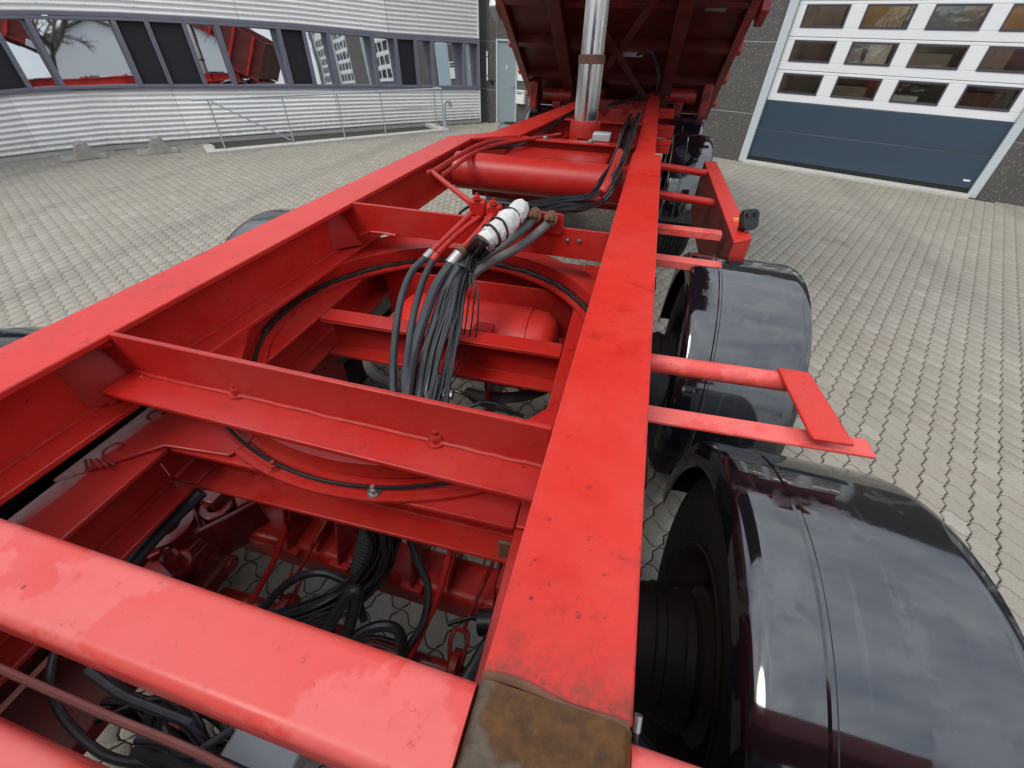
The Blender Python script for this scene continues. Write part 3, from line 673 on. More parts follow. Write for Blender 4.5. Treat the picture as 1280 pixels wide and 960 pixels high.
# workshop inside, seen dimly through the door windows
mb = MB()
mb.obox(W2(0), E2, N2, UPZ, -0.6, 4.4, -6.2, -6.0, 0, 4.2); mb.obox(W2(0), E2, N2, UPZ, -0.8, -0.6, -6.2, -0.3, 0, 4.2); mb.obox(W2(0), E2, N2, UPZ, 4.4, 4.6, -6.2, -0.3, 0, 4.2); mb.obox(W2(0), E2, N2, UPZ, -0.8, 4.6, -6.2, -0.3, 4.2, 4.3); mb.obox(W2(0), E2, N2, UPZ, -0.6, 4.4, -6.0, -0.3, -0.01, 0.02)
obj('workshop_room', mb, INT, shop)
LAMP, tl, bl_ = newmat('lit_tube'); bl_.inputs['Emission Color'].default_value = (1.0, 0.92, 0.80, 1); bl_.inputs['Emission Strength'].default_value = 24.0
for k, (s, o) in enumerate(((0.5,-2.2),(1.9,-2.6),(3.4,-2.2),(0.6,-4.6),(2.9,-4.6))):
    mb = MB(); mb.obox(W2(0), E2, N2, UPZ, s, s+0.9, o-0.03, o+0.03, 3.0, 3.05); obj('lamp_tube', mb, LAMP, shop)
t = thing('storage_rack', W2(1.2, -4.5), 'timber crates on a rack seen through the workshop door windows', 'rack')
mb = MB()
for s in (0.2, 1.4, 2.6, 3.8):
    for o in (-5.4, -4.8): mb.obox(W2(0), E2, N2, UPZ, s-0.03, s+0.03, o-0.03, o+0.03, 0.02, 2.6)
obj('post', mb, BLACK, t)
for z in (0.3, 1.1, 1.9): mb = MB(); mb.obox(W2(0), E2, N2, UPZ, 0.15, 3.85, -5.45, -4.75, z, z+0.04); obj('shelf', mb, STEEL, t)
for s, z, ww, h in ((0.3,0.35,0.9,0.6),(1.5,0.35,0.7,0.5),(2.7,0.35,0.9,0.65),(0.3,1.15,0.5,0.5),(0.9,1.15,0.4,0.6),(1.6,1.15,0.8,0.45),(2.7,1.15,0.6,0.6),(0.4,1.95,0.9,0.5),(1.7,1.95,0.5,0.6),(2.8,1.95,0.9,0.5)):
    mb = MB(); mb.obox(W2(0), E2, N2, UPZ, s, s+ww, -5.4, -4.78, z, z+h); obj('crate', mb, random.choice((TIMBER, WHITE, GALV, CONC, BLACK, DOOR_GREY, RUSTY)), t)

# ================================================================ light well with kerb and railing, concrete feet
kerb = MB(); L0 = (PIT1-PIT0).length
kerb.obox(PIT0, pd, pn, UPZ, -0.25, L0, -0.09, 0.09, -0.1, 0.055)
kerb.obox(PIT0, pd, pn, UPZ, L0-0.16, L0+0.02, -0.9, -0.092, -0.1, 0.05); kerb.obox(PIT0, pd, pn, UPZ, -0.25, -0.09, -0.62, -0.092, -0.1, 0.05)
tag(obj('kerb', kerb, KERBM, bevel=0.012), kind='structure')
rail = thing('railing', PIT0 + pd*2, 'galvanised tube railing on the pale kerb along the metal front', 'railing')
def RP(s, z, o=0.0): v = PIT0 + pd*s + pn*o; return Vector((v.x, v.y, z))
HT = 0.80
ss = [0.05, 1.22, 2.20, 3.06, 4.42]
for s in ss: mb = MB(); mb.tube([RP(s,0.05), RP(s,HT)], 0.0125, 10); mb.lathe([(0.035,0.055),(0.035,0.063),(0,0.063)], RP(s,0), (0,0,1), 12); obj('post', mb, GALV, rail)
mb = MB(); mb.tube([RP(-0.18,HT), RP(4.44,HT)], 0.016, 10); obj('handrail', mb, GALV, rail)
mb = MB(); mb.tube([RP(0.09,HT-0.03), RP(1.18,0.10)], 0.011, 8); obj('brace', mb, GALV, rail)
mb = MB(); mb.tube([RP(3.06,HT-0.32), RP(4.42,HT-0.32)], 0.011, 8); obj('midrail', mb, GALV, rail)
mb = MB(); mb.tube([RP(4.42,HT), RP(4.42,HT,-0.35), RP(4.42,0.05,-0.35)], 0.016, 10, smooth=False); obj('return_rail', mb, GALV, rail)
t = thing('goose_neck_vent', RP(4.6, 0, -0.5), 'short bent grey vent pipe at the end of the railing', 'vent')
mb = MB(); mb.tube([RP(4.62,0,-0.3), RP(4.62,0.42,-0.3), RP(4.66,0.52,-0.3), RP(4.76,0.52,-0.3), RP(4.80,0.42,-0.3)], 0.035, 12); obj('pipe', mb, GALV, t)

def fence_foot(x, y, rz, label):
    t = thing('fence_foot', (x, y, 0), label, 'concrete foot', 'cast concrete feet by the metal front')
    L = 0.62; prof = []
    for k in range(15):
        u = k/14*2-1; prof.append((u*L/2, 0.055 + 0.19*math.exp(-((u-0.12)/0.40)**4)))
    c, s = math.cos(rz), math.sin(rz)
    def half(w0, w1, zmax):
        mb = MB(); n = len(prof)
        vs = []
        for wv in (w0, w1):
            sh = 0.55 if abs(wv) > 0.08 else 1
            vs += [(x + c*a - s*wv, y + s*a + c*wv, 0.0) for a, b in prof] + [(x + c*a*0.96 - s*wv*0.82, y + s*a*0.96 + c*wv*0.82, min(b, zmax)) for a, b in prof]
        fs = []
        for i in range(n-1):
            fs += [(i, i+1, n+i+1, n+i), (2*n+i+1, 2*n+i, 3*n+i, 3*n+i+1), (n+i, n+i+1, 3*n+i+1, 3*n+i), (i+1, i, 2*n+i, 2*n+i+1)]
        fs += [(0, n, 3*n, 2*n), (n-1, 2*n+n-1, 3*n+n-1, n+n-1)]
        mb.add(vs, fs); return mb
    obj('block', half(-0.15, -0.035, 9), CONC, t, bevel=0.01); obj('block', half(0.035, 0.15, 9), CONC, t, bevel=0.01)
    mb = half(-0.035, 0.035, 0.10); obj('web', mb, CONC, t)
fence_foot(-8.98, 5.66, math.radians(58), 'left of the two cast concrete feet standing by the ribbed metal wall')
fence_foot(-8.28, 6.42, math.radians(50), 'right of the two cast concrete feet, nearer the railing')

# ================================================================ tipping trailer
tr = thing('tipping_trailer', (-0.545, 3.0, 0), 'long red tipping trailer chassis with its empty body raised at the far end', 'trailer')
dol = thing('trailer_dolly', (-0.545, 1.2, 0), 'red two-axle steering dolly under the near end of the trailer, with black mudguards', 'dolly')
def T(name, mb, mat=None, bevel=0.0, parent=None, **k): return obj(name, mb, mat or RED, parent or tr, bevel, **k)
ZT = 1.30; XR, XL = 0.018, -1.107
IB = ibeam(0.156, 0.185, 0.015, 0.012)
# --- main rails
mb = MB(); mb.sweep(IB, (XR, 0.135, ZT), (XR, 2.76, ZT)); r1 = T('frame_rail', mb, RED_RAIL, 0.003)
mb = MB(); mb.sweep(ibeam(0.112, 0.185, 0.015, 0.012), (0.006, 2.762, ZT-0.001), (-0.01, 6.5, ZT-0.001)); T('rear_rail', mb, RED_RAIL, 0.003)
mb = MB(); mb.sweep(IB, (XL, -0.9, ZT), (XL, 2.80, ZT)); T('frame_rail', mb, RED_RAIL, 0.003)
mb = MB(); mb.sweep(ibeam(0.20, 0.185, 0.015, 0.012), (-0.885, 3.03, ZT-0.001), (-0.645, 4.85, ZT-0.001), prof1=ibeam(0.15, 0.185, 0.015, 0.012)); T('rear_rail', mb, RED_RAIL, 0.003)
mb = MB(); mb.sweep(ibeam(0.15, 0.185, 0.015, 0.012), (-0.645, 4.852, ZT-0.001), (-0.62, 6.5, ZT-0.001)); T('rear_rail', mb, RED_RAIL, 0.003)
mb = MB()   # plate that carries the rail inwards behind the gooseneck
mb.plate([(-1.184,2.802,ZT-0.001),(-1.029,2.802,ZT-0.001),(-0.785,3.028,ZT-0.001),(-0.985,3.028,ZT-0.001)], (0,0,-1), 0.015)
mb.plate([(-1.107,2.802,ZT-0.017),(-0.885,3.028,ZT-0.017),(-0.885,3.028,1.117),(-1.107,2.802,1.117)], (0.7,-0.7,0), 0.012)
T('rail_transition', mb, RED_RAIL, 0.003)
for x, y0, y1, s in ((XL+0.012, -0.8, 0.50, 1), (XL+0.012, 0.53, 1.44, 1), (XL+0.012, 1.48, 2.79, 1)):
    mb = MB(); weld(mb, (x, y0, 1.133), (x, y1, 1.133), 0.006); T('weld_seam', mb, RED_RAIL)
# end cap on the near end of the right rail
mb = MB(); mb.sweep(rrect(0.158, 0.12, 0.018, 4), (XR, -0.06, ZT-0.052), (XR, 0.132, ZT-0.052)); T('rail_end_cap', mb, CAPM)
mb = MB(); mb.tube([(-0.058,0.136,ZT+0.001),(-0.02,0.139,ZT+0.002),(0.03,0.132,ZT+0.002),(0.092,0.134,ZT+0.001)], 0.005, 6); T('weld_seam', mb, RUSTY)
mb = MB(); mb.tube([(0.103,0.14,ZT-0.02),(0.104,0.09,ZT-0.05)], 0.0035, 8); T('wire_end', mb, CABLE)
mb = MB(); mb.tube([(0.103,0.15,ZT-0.012),(0.103,0.138,ZT-0.021)], 0.0045, 8); T('crimp', mb, STEEL)

# --- front cross beam (rounded tube close to the camera), stub to the right, second beam nearer
mb = MB(); mb.sweep(rrect(0.096, 0.11, 0.016, 5), (-1.03, 0.082, 1.25), (-0.062, 0.082, 1.25)); T('front_beam', mb, RED_FADED)
mb = MB(); mb.sweep(rrect(0.10, 0.11, 0.016, 5), (0.098, 0.078, 1.235), (0.75, 0.078, 1.235)); T('front_beam', mb, RED_FADED)
mb = MB(); mb.sweep(rrect(0.11, 0.11, 0.014, 5), (-1.03, -0.085, 1.245), (-0.2, -0.085, 1.245)); T('front_beam', mb, RED_FADED)
# --- bolted cross angle with gussets
mb = MB(); mb.box(-1.028, -0.062, 0.505, 0.517, 1.192, 1.302); mb.box(-1.10, -1.0285, 0.506, 0.516, 1.132, 1.284); mb.box(-0.0615, 0.011, 0.506, 0.516, 1.132, 1.284); mb.box(-1.028, -0.062, 0.428, 0.504, 1.190, 1.202); T('cross_beam', mb, RED, 0.003)
mb = MB(); weld(mb, (-1.02,0.503,1.205), (-0.07,0.503,1.205), 0.005); weld(mb, (-1.03,0.43,1.165), (-0.99,0.50,1.20), 0.006); T('weld_seam', mb, RED)
mb = MB(); mb.plate([(-1.095,0.44,1.30-0.018),(-1.095,0.503,1.30-0.018),(-1.03,0.503,1.30-0.018)], (0,0,-1), 0.01); mb.plate([(-1.10,0.50,1.285),(-1.10,0.42,1.285),(-1.10,0.42,1.14),(-1.03,0.50,1.14)], (0,1,0), 0.006); T('gusset', mb, RED)
for p in ((-0.742, 0.51, 1.203), (-0.282, 0.506, 1.203)):
    mb = MB(); bolt(mb, p, (0,0,1), 0.013, 0.017); T('bolt', mb, RED)
mb = MB(); mb.plate([(-0.06,0.535,1.132),(-0.235,0.53,1.132),(-0.06,0.79,1.132)], (0,0,-1), 0.012); T('gusset', mb, RED)
mb = MB(); mb.plate([(-1.03,0.53,1.118),(-0.83,0.53,1.118),(-1.03,0.83,1.118)], (0,0,-1), 0.012); T('gusset', mb, RED)
# --- second cross beam with bracket, bolts
mb = MB(); mb.box(-1.028, -0.062, 1.452, 1.465, 1.198, 1.301); mb.box(-1.10, -1.0285, 1.453, 1.464, 1.132, 1.284); mb.box(-0.0615, 0.011, 1.453, 1.464, 1.132, 1.284); mb.box(-1.03, -0.06, 1.466, 1.54, 1.198, 1.208); c2 = T('cross_beam', mb, RED, 0.002)
mb = MB(); mb.plate([(-1.10,1.45,1.285),(-1.10,1.37,1.285),(-1.10,1.37,1.14),(-1.02,1.45,1.14)], (0,1,0), 0.006); T('gusset', mb, RED)
mb = MB(); mb.sweep(rrect(0.120, 0.070, 0.014, 4), (-0.277,1.440,1.315), (-0.277,1.4515,1.315)); T('hose_bracket', mb, RED, 0.002)
for p in ((-0.198, 1.451, 1.262), (-0.157, 1.451, 1.265)):
    mb = MB(); bolt(mb, p, (0,-1,0), 0.005, 0.006); T('bolt', mb, STEEL)
mb = MB(); weld(mb, (-1.03,1.449,1.165), (-0.97,1.449,1.20), 0.007); weld(mb, (-0.97,1.449,1.199), (-0.86,1.449,1.199), 0.005); T('weld_seam', mb, RED)

# --- turntable ring under the rails (fixed half), corner plates
CX, CY = -0.545, 1.07; CZ = (CX, CY, 0)
mb = MB(); mb.lathe([(0.545,1.068),(0.603,1.068),(0.603,1.112),(0.575,1.112),(0.575,1.116),(0.545,1.116)], CZ, (0,0,1), 96, close=True); T('turntable_ring', mb, RED, 0.002)
def ringplate(poly, R, z, th, name):
    mb = MB(); c = Vector((CX, CY, z)); n = 40
    a0 = math.atan2(poly[0][1]-CY, poly[0][0]-CX); a1 = math.atan2(poly[-1][1]-CY, poly[-1][0]-CX)
    if a1 < a0: a1 += 2*math.pi
    arc = [(CX+R*math.cos(a0+(a1-a0)*k/n), CY+R*math.sin(a0+(a1-a0)*k/n), z) for k in range(n+1)]
    mb.plate(arc + [(x, y, z) for x, y in reversed(poly)], (0,0,-1), th); T(name, mb, RED)
ringplate([(-0.50,1.75),(-0.95,1.72),(-1.17,1.45),(-1.17,0.54),(-0.98,0.54)], 0.604, 1.108, 0.012, 'ring_plate')
ringplate([(0.02,0.70),(0.08,0.75),(0.08,1.28),(-0.12,1.55),(-0.30,1.66),(-0.40,1.70)], 0.604, 1.108, 0.012, 'ring_plate')
mb = MB(); pts = []
for k in range(61):
    a = math.radians(20 + k*3); pts.append((CX+(0.533+random.uniform(-0.004,0.004))*math.cos(a), CY+(0.533+random.uniform(-0.004,0.004))*math.sin(a), 1.062+random.uniform(-0.003,0.003)))
mb.tube(pts, 0.011, 7, sub=2); T('grease_seal', mb, GREASE)
mb = MB(); mb.tube([(CX+0.532*math.cos(a), CY+0.532*math.sin(a), 1.061) for a in [math.radians(200 + 7*k) for k in range(21)]], 0.008, 7, sub=3); T('grease_seal', mb, GREASE)
# long thin cable along the front of the ring
mb = MB(); mb.tube([(CX+0.632*math.cos(a), CY+0.632*math.sin(a), 1.078+0.006*math.sin(5*a)) for a in [math.radians(212 + 6*k) for k in range(17)]], 0.0045, 8); T('cable', mb, CABLE)

# --- cross tube, plates and ram
mb = MB(); mb.tube([(-0.99,2.43,1.205), (-0.05,2.43,1.205)], 0.093, 36, smooth=False); T('cross_tube', mb, RED, 0.003)
mb = MB(); mb.box(-0.98,-0.06,2.62,2.64,1.02,1.20); T('cross_beam', mb, RED_OLD, 0.003)
mb = MB(); mb.sweep(rrect(0.62,0.10,0.02,4), (-0.50,2.72,1.19), (-0.50,2.98,1.19)); T('tank_box', mb, RED, 0.0)
mb = MB(); mb.box(-0.97,-0.055,3.05,3.07,1.12,1.285); mb.box(-0.97,-0.055,3.0,3.049,1.272,1.284); T('cross_beam', mb, RED, 0.003)
mb = MB(); mb.box(-0.83,-0.055,3.88,3.90,1.10,1.29); mb.box(-0.83,-0.055,3.82,3.879,1.278,1.291); T('cross_beam', mb, RED, 0.003)
mb = MB(); mb.box(-0.75,-0.055,4.55,4.58,1.10,1.29); T('cross_beam', mb, RED_OLD, 0.003)
mb = MB(); mb.box(-0.70,-0.055,5.2,5.3,1.10,1.285); T('cross_beam', mb, RED_OLD, 0.003)
for x in (-0.60,-0.28):
    mb = MB(); mb.box(x-0.012,x+0.012,3.071,3.88,1.06,1.20); T('ram_cradle', mb, RED, 0.003)
RAM0 = Vector((-0.440,3.55,1.065)); RAM1 = Vector((-0.475,3.62,2.93)); rd = (RAM1-RAM0).normalized()
ram = T('hydraulic_ram', MB().tube([RAM0+rd*0.10, RAM0+rd*0.60], 0.083, 32, smooth=False), CHROME)
mb = MB(); mb.tube([RAM0+rd*0.61, RAM1], 0.076, 32, smooth=False); T('ram_stage', mb, CHROME, parent=ram)
mb = MB(); mb.lathe([(0.0,0.0),(0.088,0.0),(0.088,0.045),(0.078,0.05),(0,0.05)], RAM0+rd*0.585, rd, 32); T('gland_ring', mb, RUSTY, parent=ram)
mb = MB(); mb.lathe([(0.084,0.0),(0.108,0.0),(0.108,0.215),(0.100,0.245),(0.084,0.245)], RAM0+rd*0.02, rd, 32, close=True); T('ram_collar', mb, RED, parent=ram)
for k in range(3): mb = MB(); mb.obox(RAM0, (1,0,0), (0,1,0), (0,0,1), -0.035+0.025*k, -0.022+0.025*k, -0.116, -0.106, 0.10, 0.17); T('collar_slot', mb, BLACK, parent=ram)
mb = MB(); mb.box(-0.33,-0.22,3.07,3.15,1.285,1.33); T('valve_block', mb, GALV, 0.006)
for p in ((-0.62,3.02,1.285), (-0.33,3.02,1.285)): mb = MB(); bolt(mb, p, (0,0,1), 0.013, 0.014); T('bolt', mb, STEEL)

# --- rear axles with wheels and mudguards
def fender_mesh(xi, xo, yc, zc, R, a0, a1, flip):
    s = 1 if not flip else -1
    t = 0.005; W = xo-xi
    top = [(R-0.075,0.0),(R-0.035,0.001),(R-0.012,0.006),(R-0.003,0.018),(R,0.034),(R,0.108),(R+0.0035,0.112),(R+0.0035,0.119),(R,0.123),(R,W*0.5),(R-0.001,W-0.05),(R-0.004,W-0.03),(R-0.012,W-0.012),(R-0.03,W-0.002),(R-0.05,W)]
    prof = top + [(r-t, h if 0.005 < h < W-0.005 else (h+t if h <= 0.005 else h-t)) for r, h in reversed(top)]
    c = (xi if not flip else -xi, yc, zc)
    mb = MB()
    mb.lathe(prof, c, (1,0,0) if not flip else (-1,0,0), 72, (math.radians(a0), math.radians(a1)) if not flip else (math.radians(-a1), math.radians(-a0)), up=(0,1,0), close=True)
    return mb
def wheel(parent, xin, xout, yc, zc, R, face_in):
    # a single wide tyre between xin (inner) and xout (outer); grooves, sidewalls, rim
    lo, hi = min(xin,xout), max(xin,xout); W = hi-lo
    prof = [(R*0.56,0.02),(R*0.60,0.0),(R*0.80,-0.012),(R*0.93,0.0),(R*0.985,0.02)]
    n = 7
    for k in range(n):
        x0 = 0.03+(W-0.06)*k/n; x1 = 0.03+(W-0.06)*(k+1)/n
        prof += [(R,x0),(R,x1-0.010),(R-0.014,x1-0.008),(R-0.014,x1-0.001)] if k < n-1 else [(R,x0),(R,x1)]
    prof += [(R*0.985,W-0.02),(R*0.93,W),(R*0.80,W+0.012),(R*0.60,W),(R*0.56,W-0.02)]
    wh = obj('wheel', MB().lathe([(0.16,W*0.5-0.012),(R*0.52,W*0.5-0.03),(R*0.52,W*0.5-0.018),(0.16,W*0.5)], (lo,yc,zc), (1,0,0), 32, close=True), WHEELM, parent)
    obj('tyre', MB().lathe(prof, (lo,yc,zc), (1,0,0), 64), TYRE, wh, ang=50)
    obj('rim', MB().lathe([(R*0.57,0.015),(R*0.585,0.0),(R*0.57,-0.004),(R*0.53,0.03),(R*0.50,W*0.35),(R*0.50,W*0.7),(R*0.57,W-0.005)], (lo,yc,zc), (1,0,0), 40), WHEELM, wh)
    obj('hub', MB().lathe([(0.0,-0.05),(0.11,-0.05),(0.14,0.0),(0.19,0.03),(0.19,W*0.5),(0.10,W*0.9),(0,W*0.92)], (lo,yc,zc), (1,0,0), 28), WHEELM, wh)
    return wh
REARC = -0.42
for yc in (4.72, 5.95):
    for side in (1, -1):
        xi, xo = 0.655, 1.005
        a, b = REARC+side*xi, REARC+side*xo
        fm = fender_mesh(a if side > 0 else -a, b if side > 0 else -b, yc, 0.545, 0.565, -4, 184, side < 0)
        T('mudguard', fm, FENDER)
        wheel(tr, a+side*0.05, b-side*0.02, yc, 0.515, 0.515, side > 0)
    mb = MB(); mb.tube([(REARC-0.7,yc,0.515),(REARC+0.7,yc,0.515)], 0.065, 16, smooth=False); T('axle', mb, RED_OLD)
    for side in (1,-1):
        mb = MB(); x = REARC+side*0.46; mb.box(x-0.04,x+0.04,yc-0.45,yc+0.45,0.60,0.66); mb.box(x-0.05,x+0.05,yc-0.08,yc+0.08,0.58,1.10); T('suspension_hanger', mb, RED_OLD, 0.004)
for y, x0, x1 in ((4.25,0.065,0.2),(3.62,0.07,0.17),(5.3,0.065,0.22)):
    mb = MB(); mb.box(x0,x1,y-0.035,y+0.035,1.20,1.235); mb.box(x0,x1,y-0.035,y-0.02,1.15,1.199); T('fender_bracket', mb, RED, 0.003)
# --- side guard box on the right with marker lamp
mb = MB()
a0, a1 = (0.440,3.72), (0.525,3.75); b0, b1 = (0.470,2.09), (0.556,2.17)
mb.plate([(a0[0],a0[1],1.10),(a1[0],a1[1],1.10),(b1[0],b1[1],1.10),(b0[0],b0[1],1.10)], (0,0,-1), 0.008)
mb.plate([(a1[0],a1[1],1.091),(b1[0],b1[1],1.091),(b1[0],b1[1],0.74),(a1[0],a1[1],0.74)], (-1,0,0), 0.006)
mb.plate([(b0[0],b0[1],1.091),(b1[0],b1[1],1.091),(b1[0],b1[1],0.74),(b0[0],b0[1],0.74)], (0,1,0), 0.006)
guard = T('side_guard', mb, RED_RAIL, 0.002)
mb = MB(); mb.plate([(a0[0],a0[1],1.091),(b0[0],b0[1]+0.004,1.091),(b0[0],b0[1]+0.004,0.74),(a0[0],a0[1],0.74)], (1,0,0), 0.006); T('inner_panel', mb, RED_DARK, 0.002, parent=guard)
for y, z, x1, kk in ((3.45,1.105,0.46,'t'),(2.86,1.075,0.47,'t'),(2.27,1.08,0.44,'f'),(1.86,1.085,0.40,'f')):
    mb = MB()
    if kk == 't': mb.tube([(0.02,y,z),(x1,y+0.01,z-0.03)], 0.024, 14, smooth=False)
    else: mb.box(0.02,x1,y-0.03,y+0.03,z-0.035,z)
    T('guard_arm', mb, RED if kk == 't' else RED_FADED, 0.003)
lamp = T('marker_lamp', MB().tube([(0.515,2.27,1.10),(0.525,2.25,1.13)], 0.016, 10), BLACK)
mb = MB(); lc = Vector((0.536,2.25,1.158)); ld = Vector((0.35,-0.75,0.35)).normalized(); lx = ld.cross((0,0,1)).normalized(); lu = lx.cross(ld)
pr_ = rrect(0.076,0.088,0.024,5)
mb.sweep(pr_, lc-ld*0.028, lc+ld*0.012, lu, prof1=[(a*1.06,b*1.06) for a, b in pr_]); T('lamp_housing', mb, BLACK, 0.004, parent=lamp)
mb = MB()
for sx in (-0.02,0.02): mb.obox(lc, lx, ld, lu, sx-0.010, sx+0.010, 0.0165, 0.020, 0.010, 0.030)
T('lamp_slot', mb, GREASE, parent=lamp)
mb = MB(); mb.sweep(rrect(0.055,0.03,0.012,4), (0.522,2.40,1.1005), (0.522,2.40,1.112), (0,1,0)); T('lamp_glow_patch', mb, AMBER)  # lamp's orange glow put in as an amber patch on the guard

# --- raised tipper body seen from below
TB = math.radians(31); HY, HZ = 6.6, 1.12; EX = Vector((1,0,0)); ES = Vector((0,-math.cos(TB),math.sin(TB))); EN = Vector((0,-math.sin(TB),-math.cos(TB)))   # EN looks out of the underside
BO = Vector((0,HY,HZ)); BX0, BX1 = -1.50, 0.61; BLEN = 5.6
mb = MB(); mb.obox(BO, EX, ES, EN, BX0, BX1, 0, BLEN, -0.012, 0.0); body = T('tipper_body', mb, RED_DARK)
def B(name, x0, x1, s0, s1, n0, n1, mat=None, bevel=0.003):
    mb = MB(); mb.obox(BO, EX, ES, EN, x0, x1, s0, s1, n0, n1); return T(name, mb, mat or RED_DARK, bevel, parent=body)
for x in (-0.99, 0.10):
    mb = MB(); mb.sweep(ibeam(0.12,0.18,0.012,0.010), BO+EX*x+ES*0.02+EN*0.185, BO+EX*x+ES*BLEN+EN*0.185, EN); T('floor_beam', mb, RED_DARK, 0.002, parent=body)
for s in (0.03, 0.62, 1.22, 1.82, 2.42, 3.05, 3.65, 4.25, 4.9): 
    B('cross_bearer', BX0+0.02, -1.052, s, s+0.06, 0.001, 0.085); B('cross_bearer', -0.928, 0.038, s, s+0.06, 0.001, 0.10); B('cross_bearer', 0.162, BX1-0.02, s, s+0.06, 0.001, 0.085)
def brace(x0, s0, x1, s1, n0):
    p, q = BO+EX*x0+ES*s0+EN*n0, BO+EX*x1+ES*s1+EN*n0
    mb = MB(); mb.sweep([(-0.035,0),(0.035,0),(0.035,0.012),(-0.035,0.012)], p, q, EN); T('diagonal_brace', mb, RED_DARK, 0.002, parent=body)
brace(-0.90, 0.10, 0.02, 2.35, 0.103); brace(0.02, 0.10, -0.90, 2.35, 0.117); brace(-0.90, 2.4, 0.02, 4.6, 0.103); brace(0.02, 2.4, -0.90, 4.6, 0.117)
for x, w_ in ((BX0, -0.05), (BX1, 0.05)):
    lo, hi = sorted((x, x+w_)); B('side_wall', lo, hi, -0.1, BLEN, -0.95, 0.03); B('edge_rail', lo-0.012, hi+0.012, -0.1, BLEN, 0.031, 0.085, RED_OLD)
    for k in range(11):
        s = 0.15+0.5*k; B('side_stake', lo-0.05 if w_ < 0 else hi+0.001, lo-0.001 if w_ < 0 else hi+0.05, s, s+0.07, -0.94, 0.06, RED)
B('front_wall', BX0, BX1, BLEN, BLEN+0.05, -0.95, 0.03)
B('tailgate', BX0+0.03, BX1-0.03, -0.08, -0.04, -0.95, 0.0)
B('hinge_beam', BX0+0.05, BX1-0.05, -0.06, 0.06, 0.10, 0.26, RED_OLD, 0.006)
for c in (Vector((-1.125, 6.05, 1.219)), Vector((0.27, 6.05, 1.277))):
    x = c.x; sgn = -1 if x < -0.4 else 1
    mb = MB(); mb.tube([(x-0.17,c.y,c.z),(x+0.17,c.y,c.z)], 0.075, 20, smooth=False); T('hinge_tube', mb, RED_OLD, 0.003, parent=body)
    mb = MB(); mb.box(x-0.05,x+0.05,c.y-0.05,c.y+0.05,0.80,c.z-0.05); T('hinge_bracket', mb, RED_OLD, 0.004)
    mb = MB(); xe = x+sgn*0.27; mb.box(xe-0.05,xe+0.05,c.y-0.12,c.y+0.12,c.z-0.22,c.z+0.14); T('hinge_plate', mb, RED_OLD, 0.02, parent=body)
    mb = MB(); mb.tube([(xe-0.07,c.y-0.06,c.z-0.16),(xe+0.07,c.y-0.06,c.z-0.16)], 0.04, 14, smooth=False); T('hinge_pin', mb, BLACK, parent=body)
for x in (-1.60, 0.73):
    mb = MB(); o = BO+ES*1.72+EX*x; mb.obox(o, EX, ES, EN, -0.035, 0.035, -0.10, 0.10, -0.06, 0.10); T('latch', mb, GALV if x < 0 else RED_OLD, 0.01, parent=body)
mb = MB(); mb.obox(BO, EX, ES, EN, -0.40, -0.20, 1.05, 1.20, 0.001, 0.05); T('junction_box', mb, WHITE, 0.006, parent=body)
mb = MB(); mb.obox(BO, EX, ES, EN, 0.26, 0.44, 1.72, 1.86, 0.001, 0.05); T('lamp_bracket', mb, STEEL, 0.01, parent=body)
mb = MB(); mb.obox(BO, EX, ES, EN, -1.28, -1.24, 2.02, 2.08, 0.001, 0.012); T('tag_plate', mb, AMBER, parent=body)
mb = MB(); q = lambda x, s, n: BO+EX*x+ES*s+EN*n
mb.tube([q(-0.25,1.1,0.05), q(-0.12,1.25,0.10), q(0.0,1.05,0.22), q(0.0,0.75,0.34), (-0.08,5.4,1.33), (-0.25,5.0,1.31), (-0.40,4.6,1.305)], 0.016, 10); T('cable', mb, CABLE)
mb = MB(); mb.obox(RAM1, EX, ES, EN, -0.13, 0.13, -0.1, 0.1, -0.2, 0.0); T('ram_bracket', mb, RED_OLD, 0.004, parent=body)

# ================================================================ dolly
DY = math.radians(2.0)
def DR(p):
    x, y, z = p; dx, dy = x-CX, y-CY; c, s = math.cos(DY), math.sin(DY)
    return (CX+c*dx-s*dy, CY+s*dx+c*dy, z)
def D(name, mb, mat=None, bevel=0.0, rot=True, parent=None, **k):
    if rot: mb.v = [DR(p) for p in mb.v]
    return obj(name, mb, mat or RED, parent or dol, bevel, **k)
DI = ibeam(0.145, 0.155, 0.013, 0.010, 0.005)
DT = 1.052
for x in (-1.035, -0.055):
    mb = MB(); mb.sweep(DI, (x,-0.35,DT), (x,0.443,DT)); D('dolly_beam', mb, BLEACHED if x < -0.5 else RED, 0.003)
    mb = MB(); mb.sweep(DI, (x,0.447,DT), (x,1.74,DT)); D('dolly_beam', mb, RED, 0.003)
mb = MB()
for y0, y1 in ((-0.3,0.43),(0.6,1.03)): weld(mb, (-1.024,y0,0.913), (-1.024,y1,0.913), 0.005)
D('weld_seam', mb, RED)
mb = MB(); mb.sweep(DI, (-0.958,0.515,DT-0.001), (-0.13,0.515,DT-0.001)); D('dolly_cross_beam', mb, RED, 0.003)
mb = MB(); weld(mb, (-0.955,0.505,0.912), (-0.13,0.505,0.912), 0.0045); D('weld_seam', mb, RED)
mb = MB(); mb.sweep([(-0.035,0),(0.035,0),(0.035,-0.012),(0.047-0.012,-0.012),(-0.023,-0.012),(-0.023,-0.143),(0.035,-0.143),(0.035,-0.155),(-0.035,-0.155)], (-0.958,1.083,DT-0.001), (-0.13,1.083,DT-0.001)); D('dolly_cross_beam', mb, RED, 0.002)
mb = MB(); mb.sweep(DI, (-0.958,1.66,DT-0.001), (-0.13,1.66,DT-0.001)); D('dolly_cross_beam', mb, RED, 0.003)
mb = MB(); mb.box(-0.95,-0.14,1.50,1.51,0.82,1.03); D('rear_plate', mb, RED, 0.002)
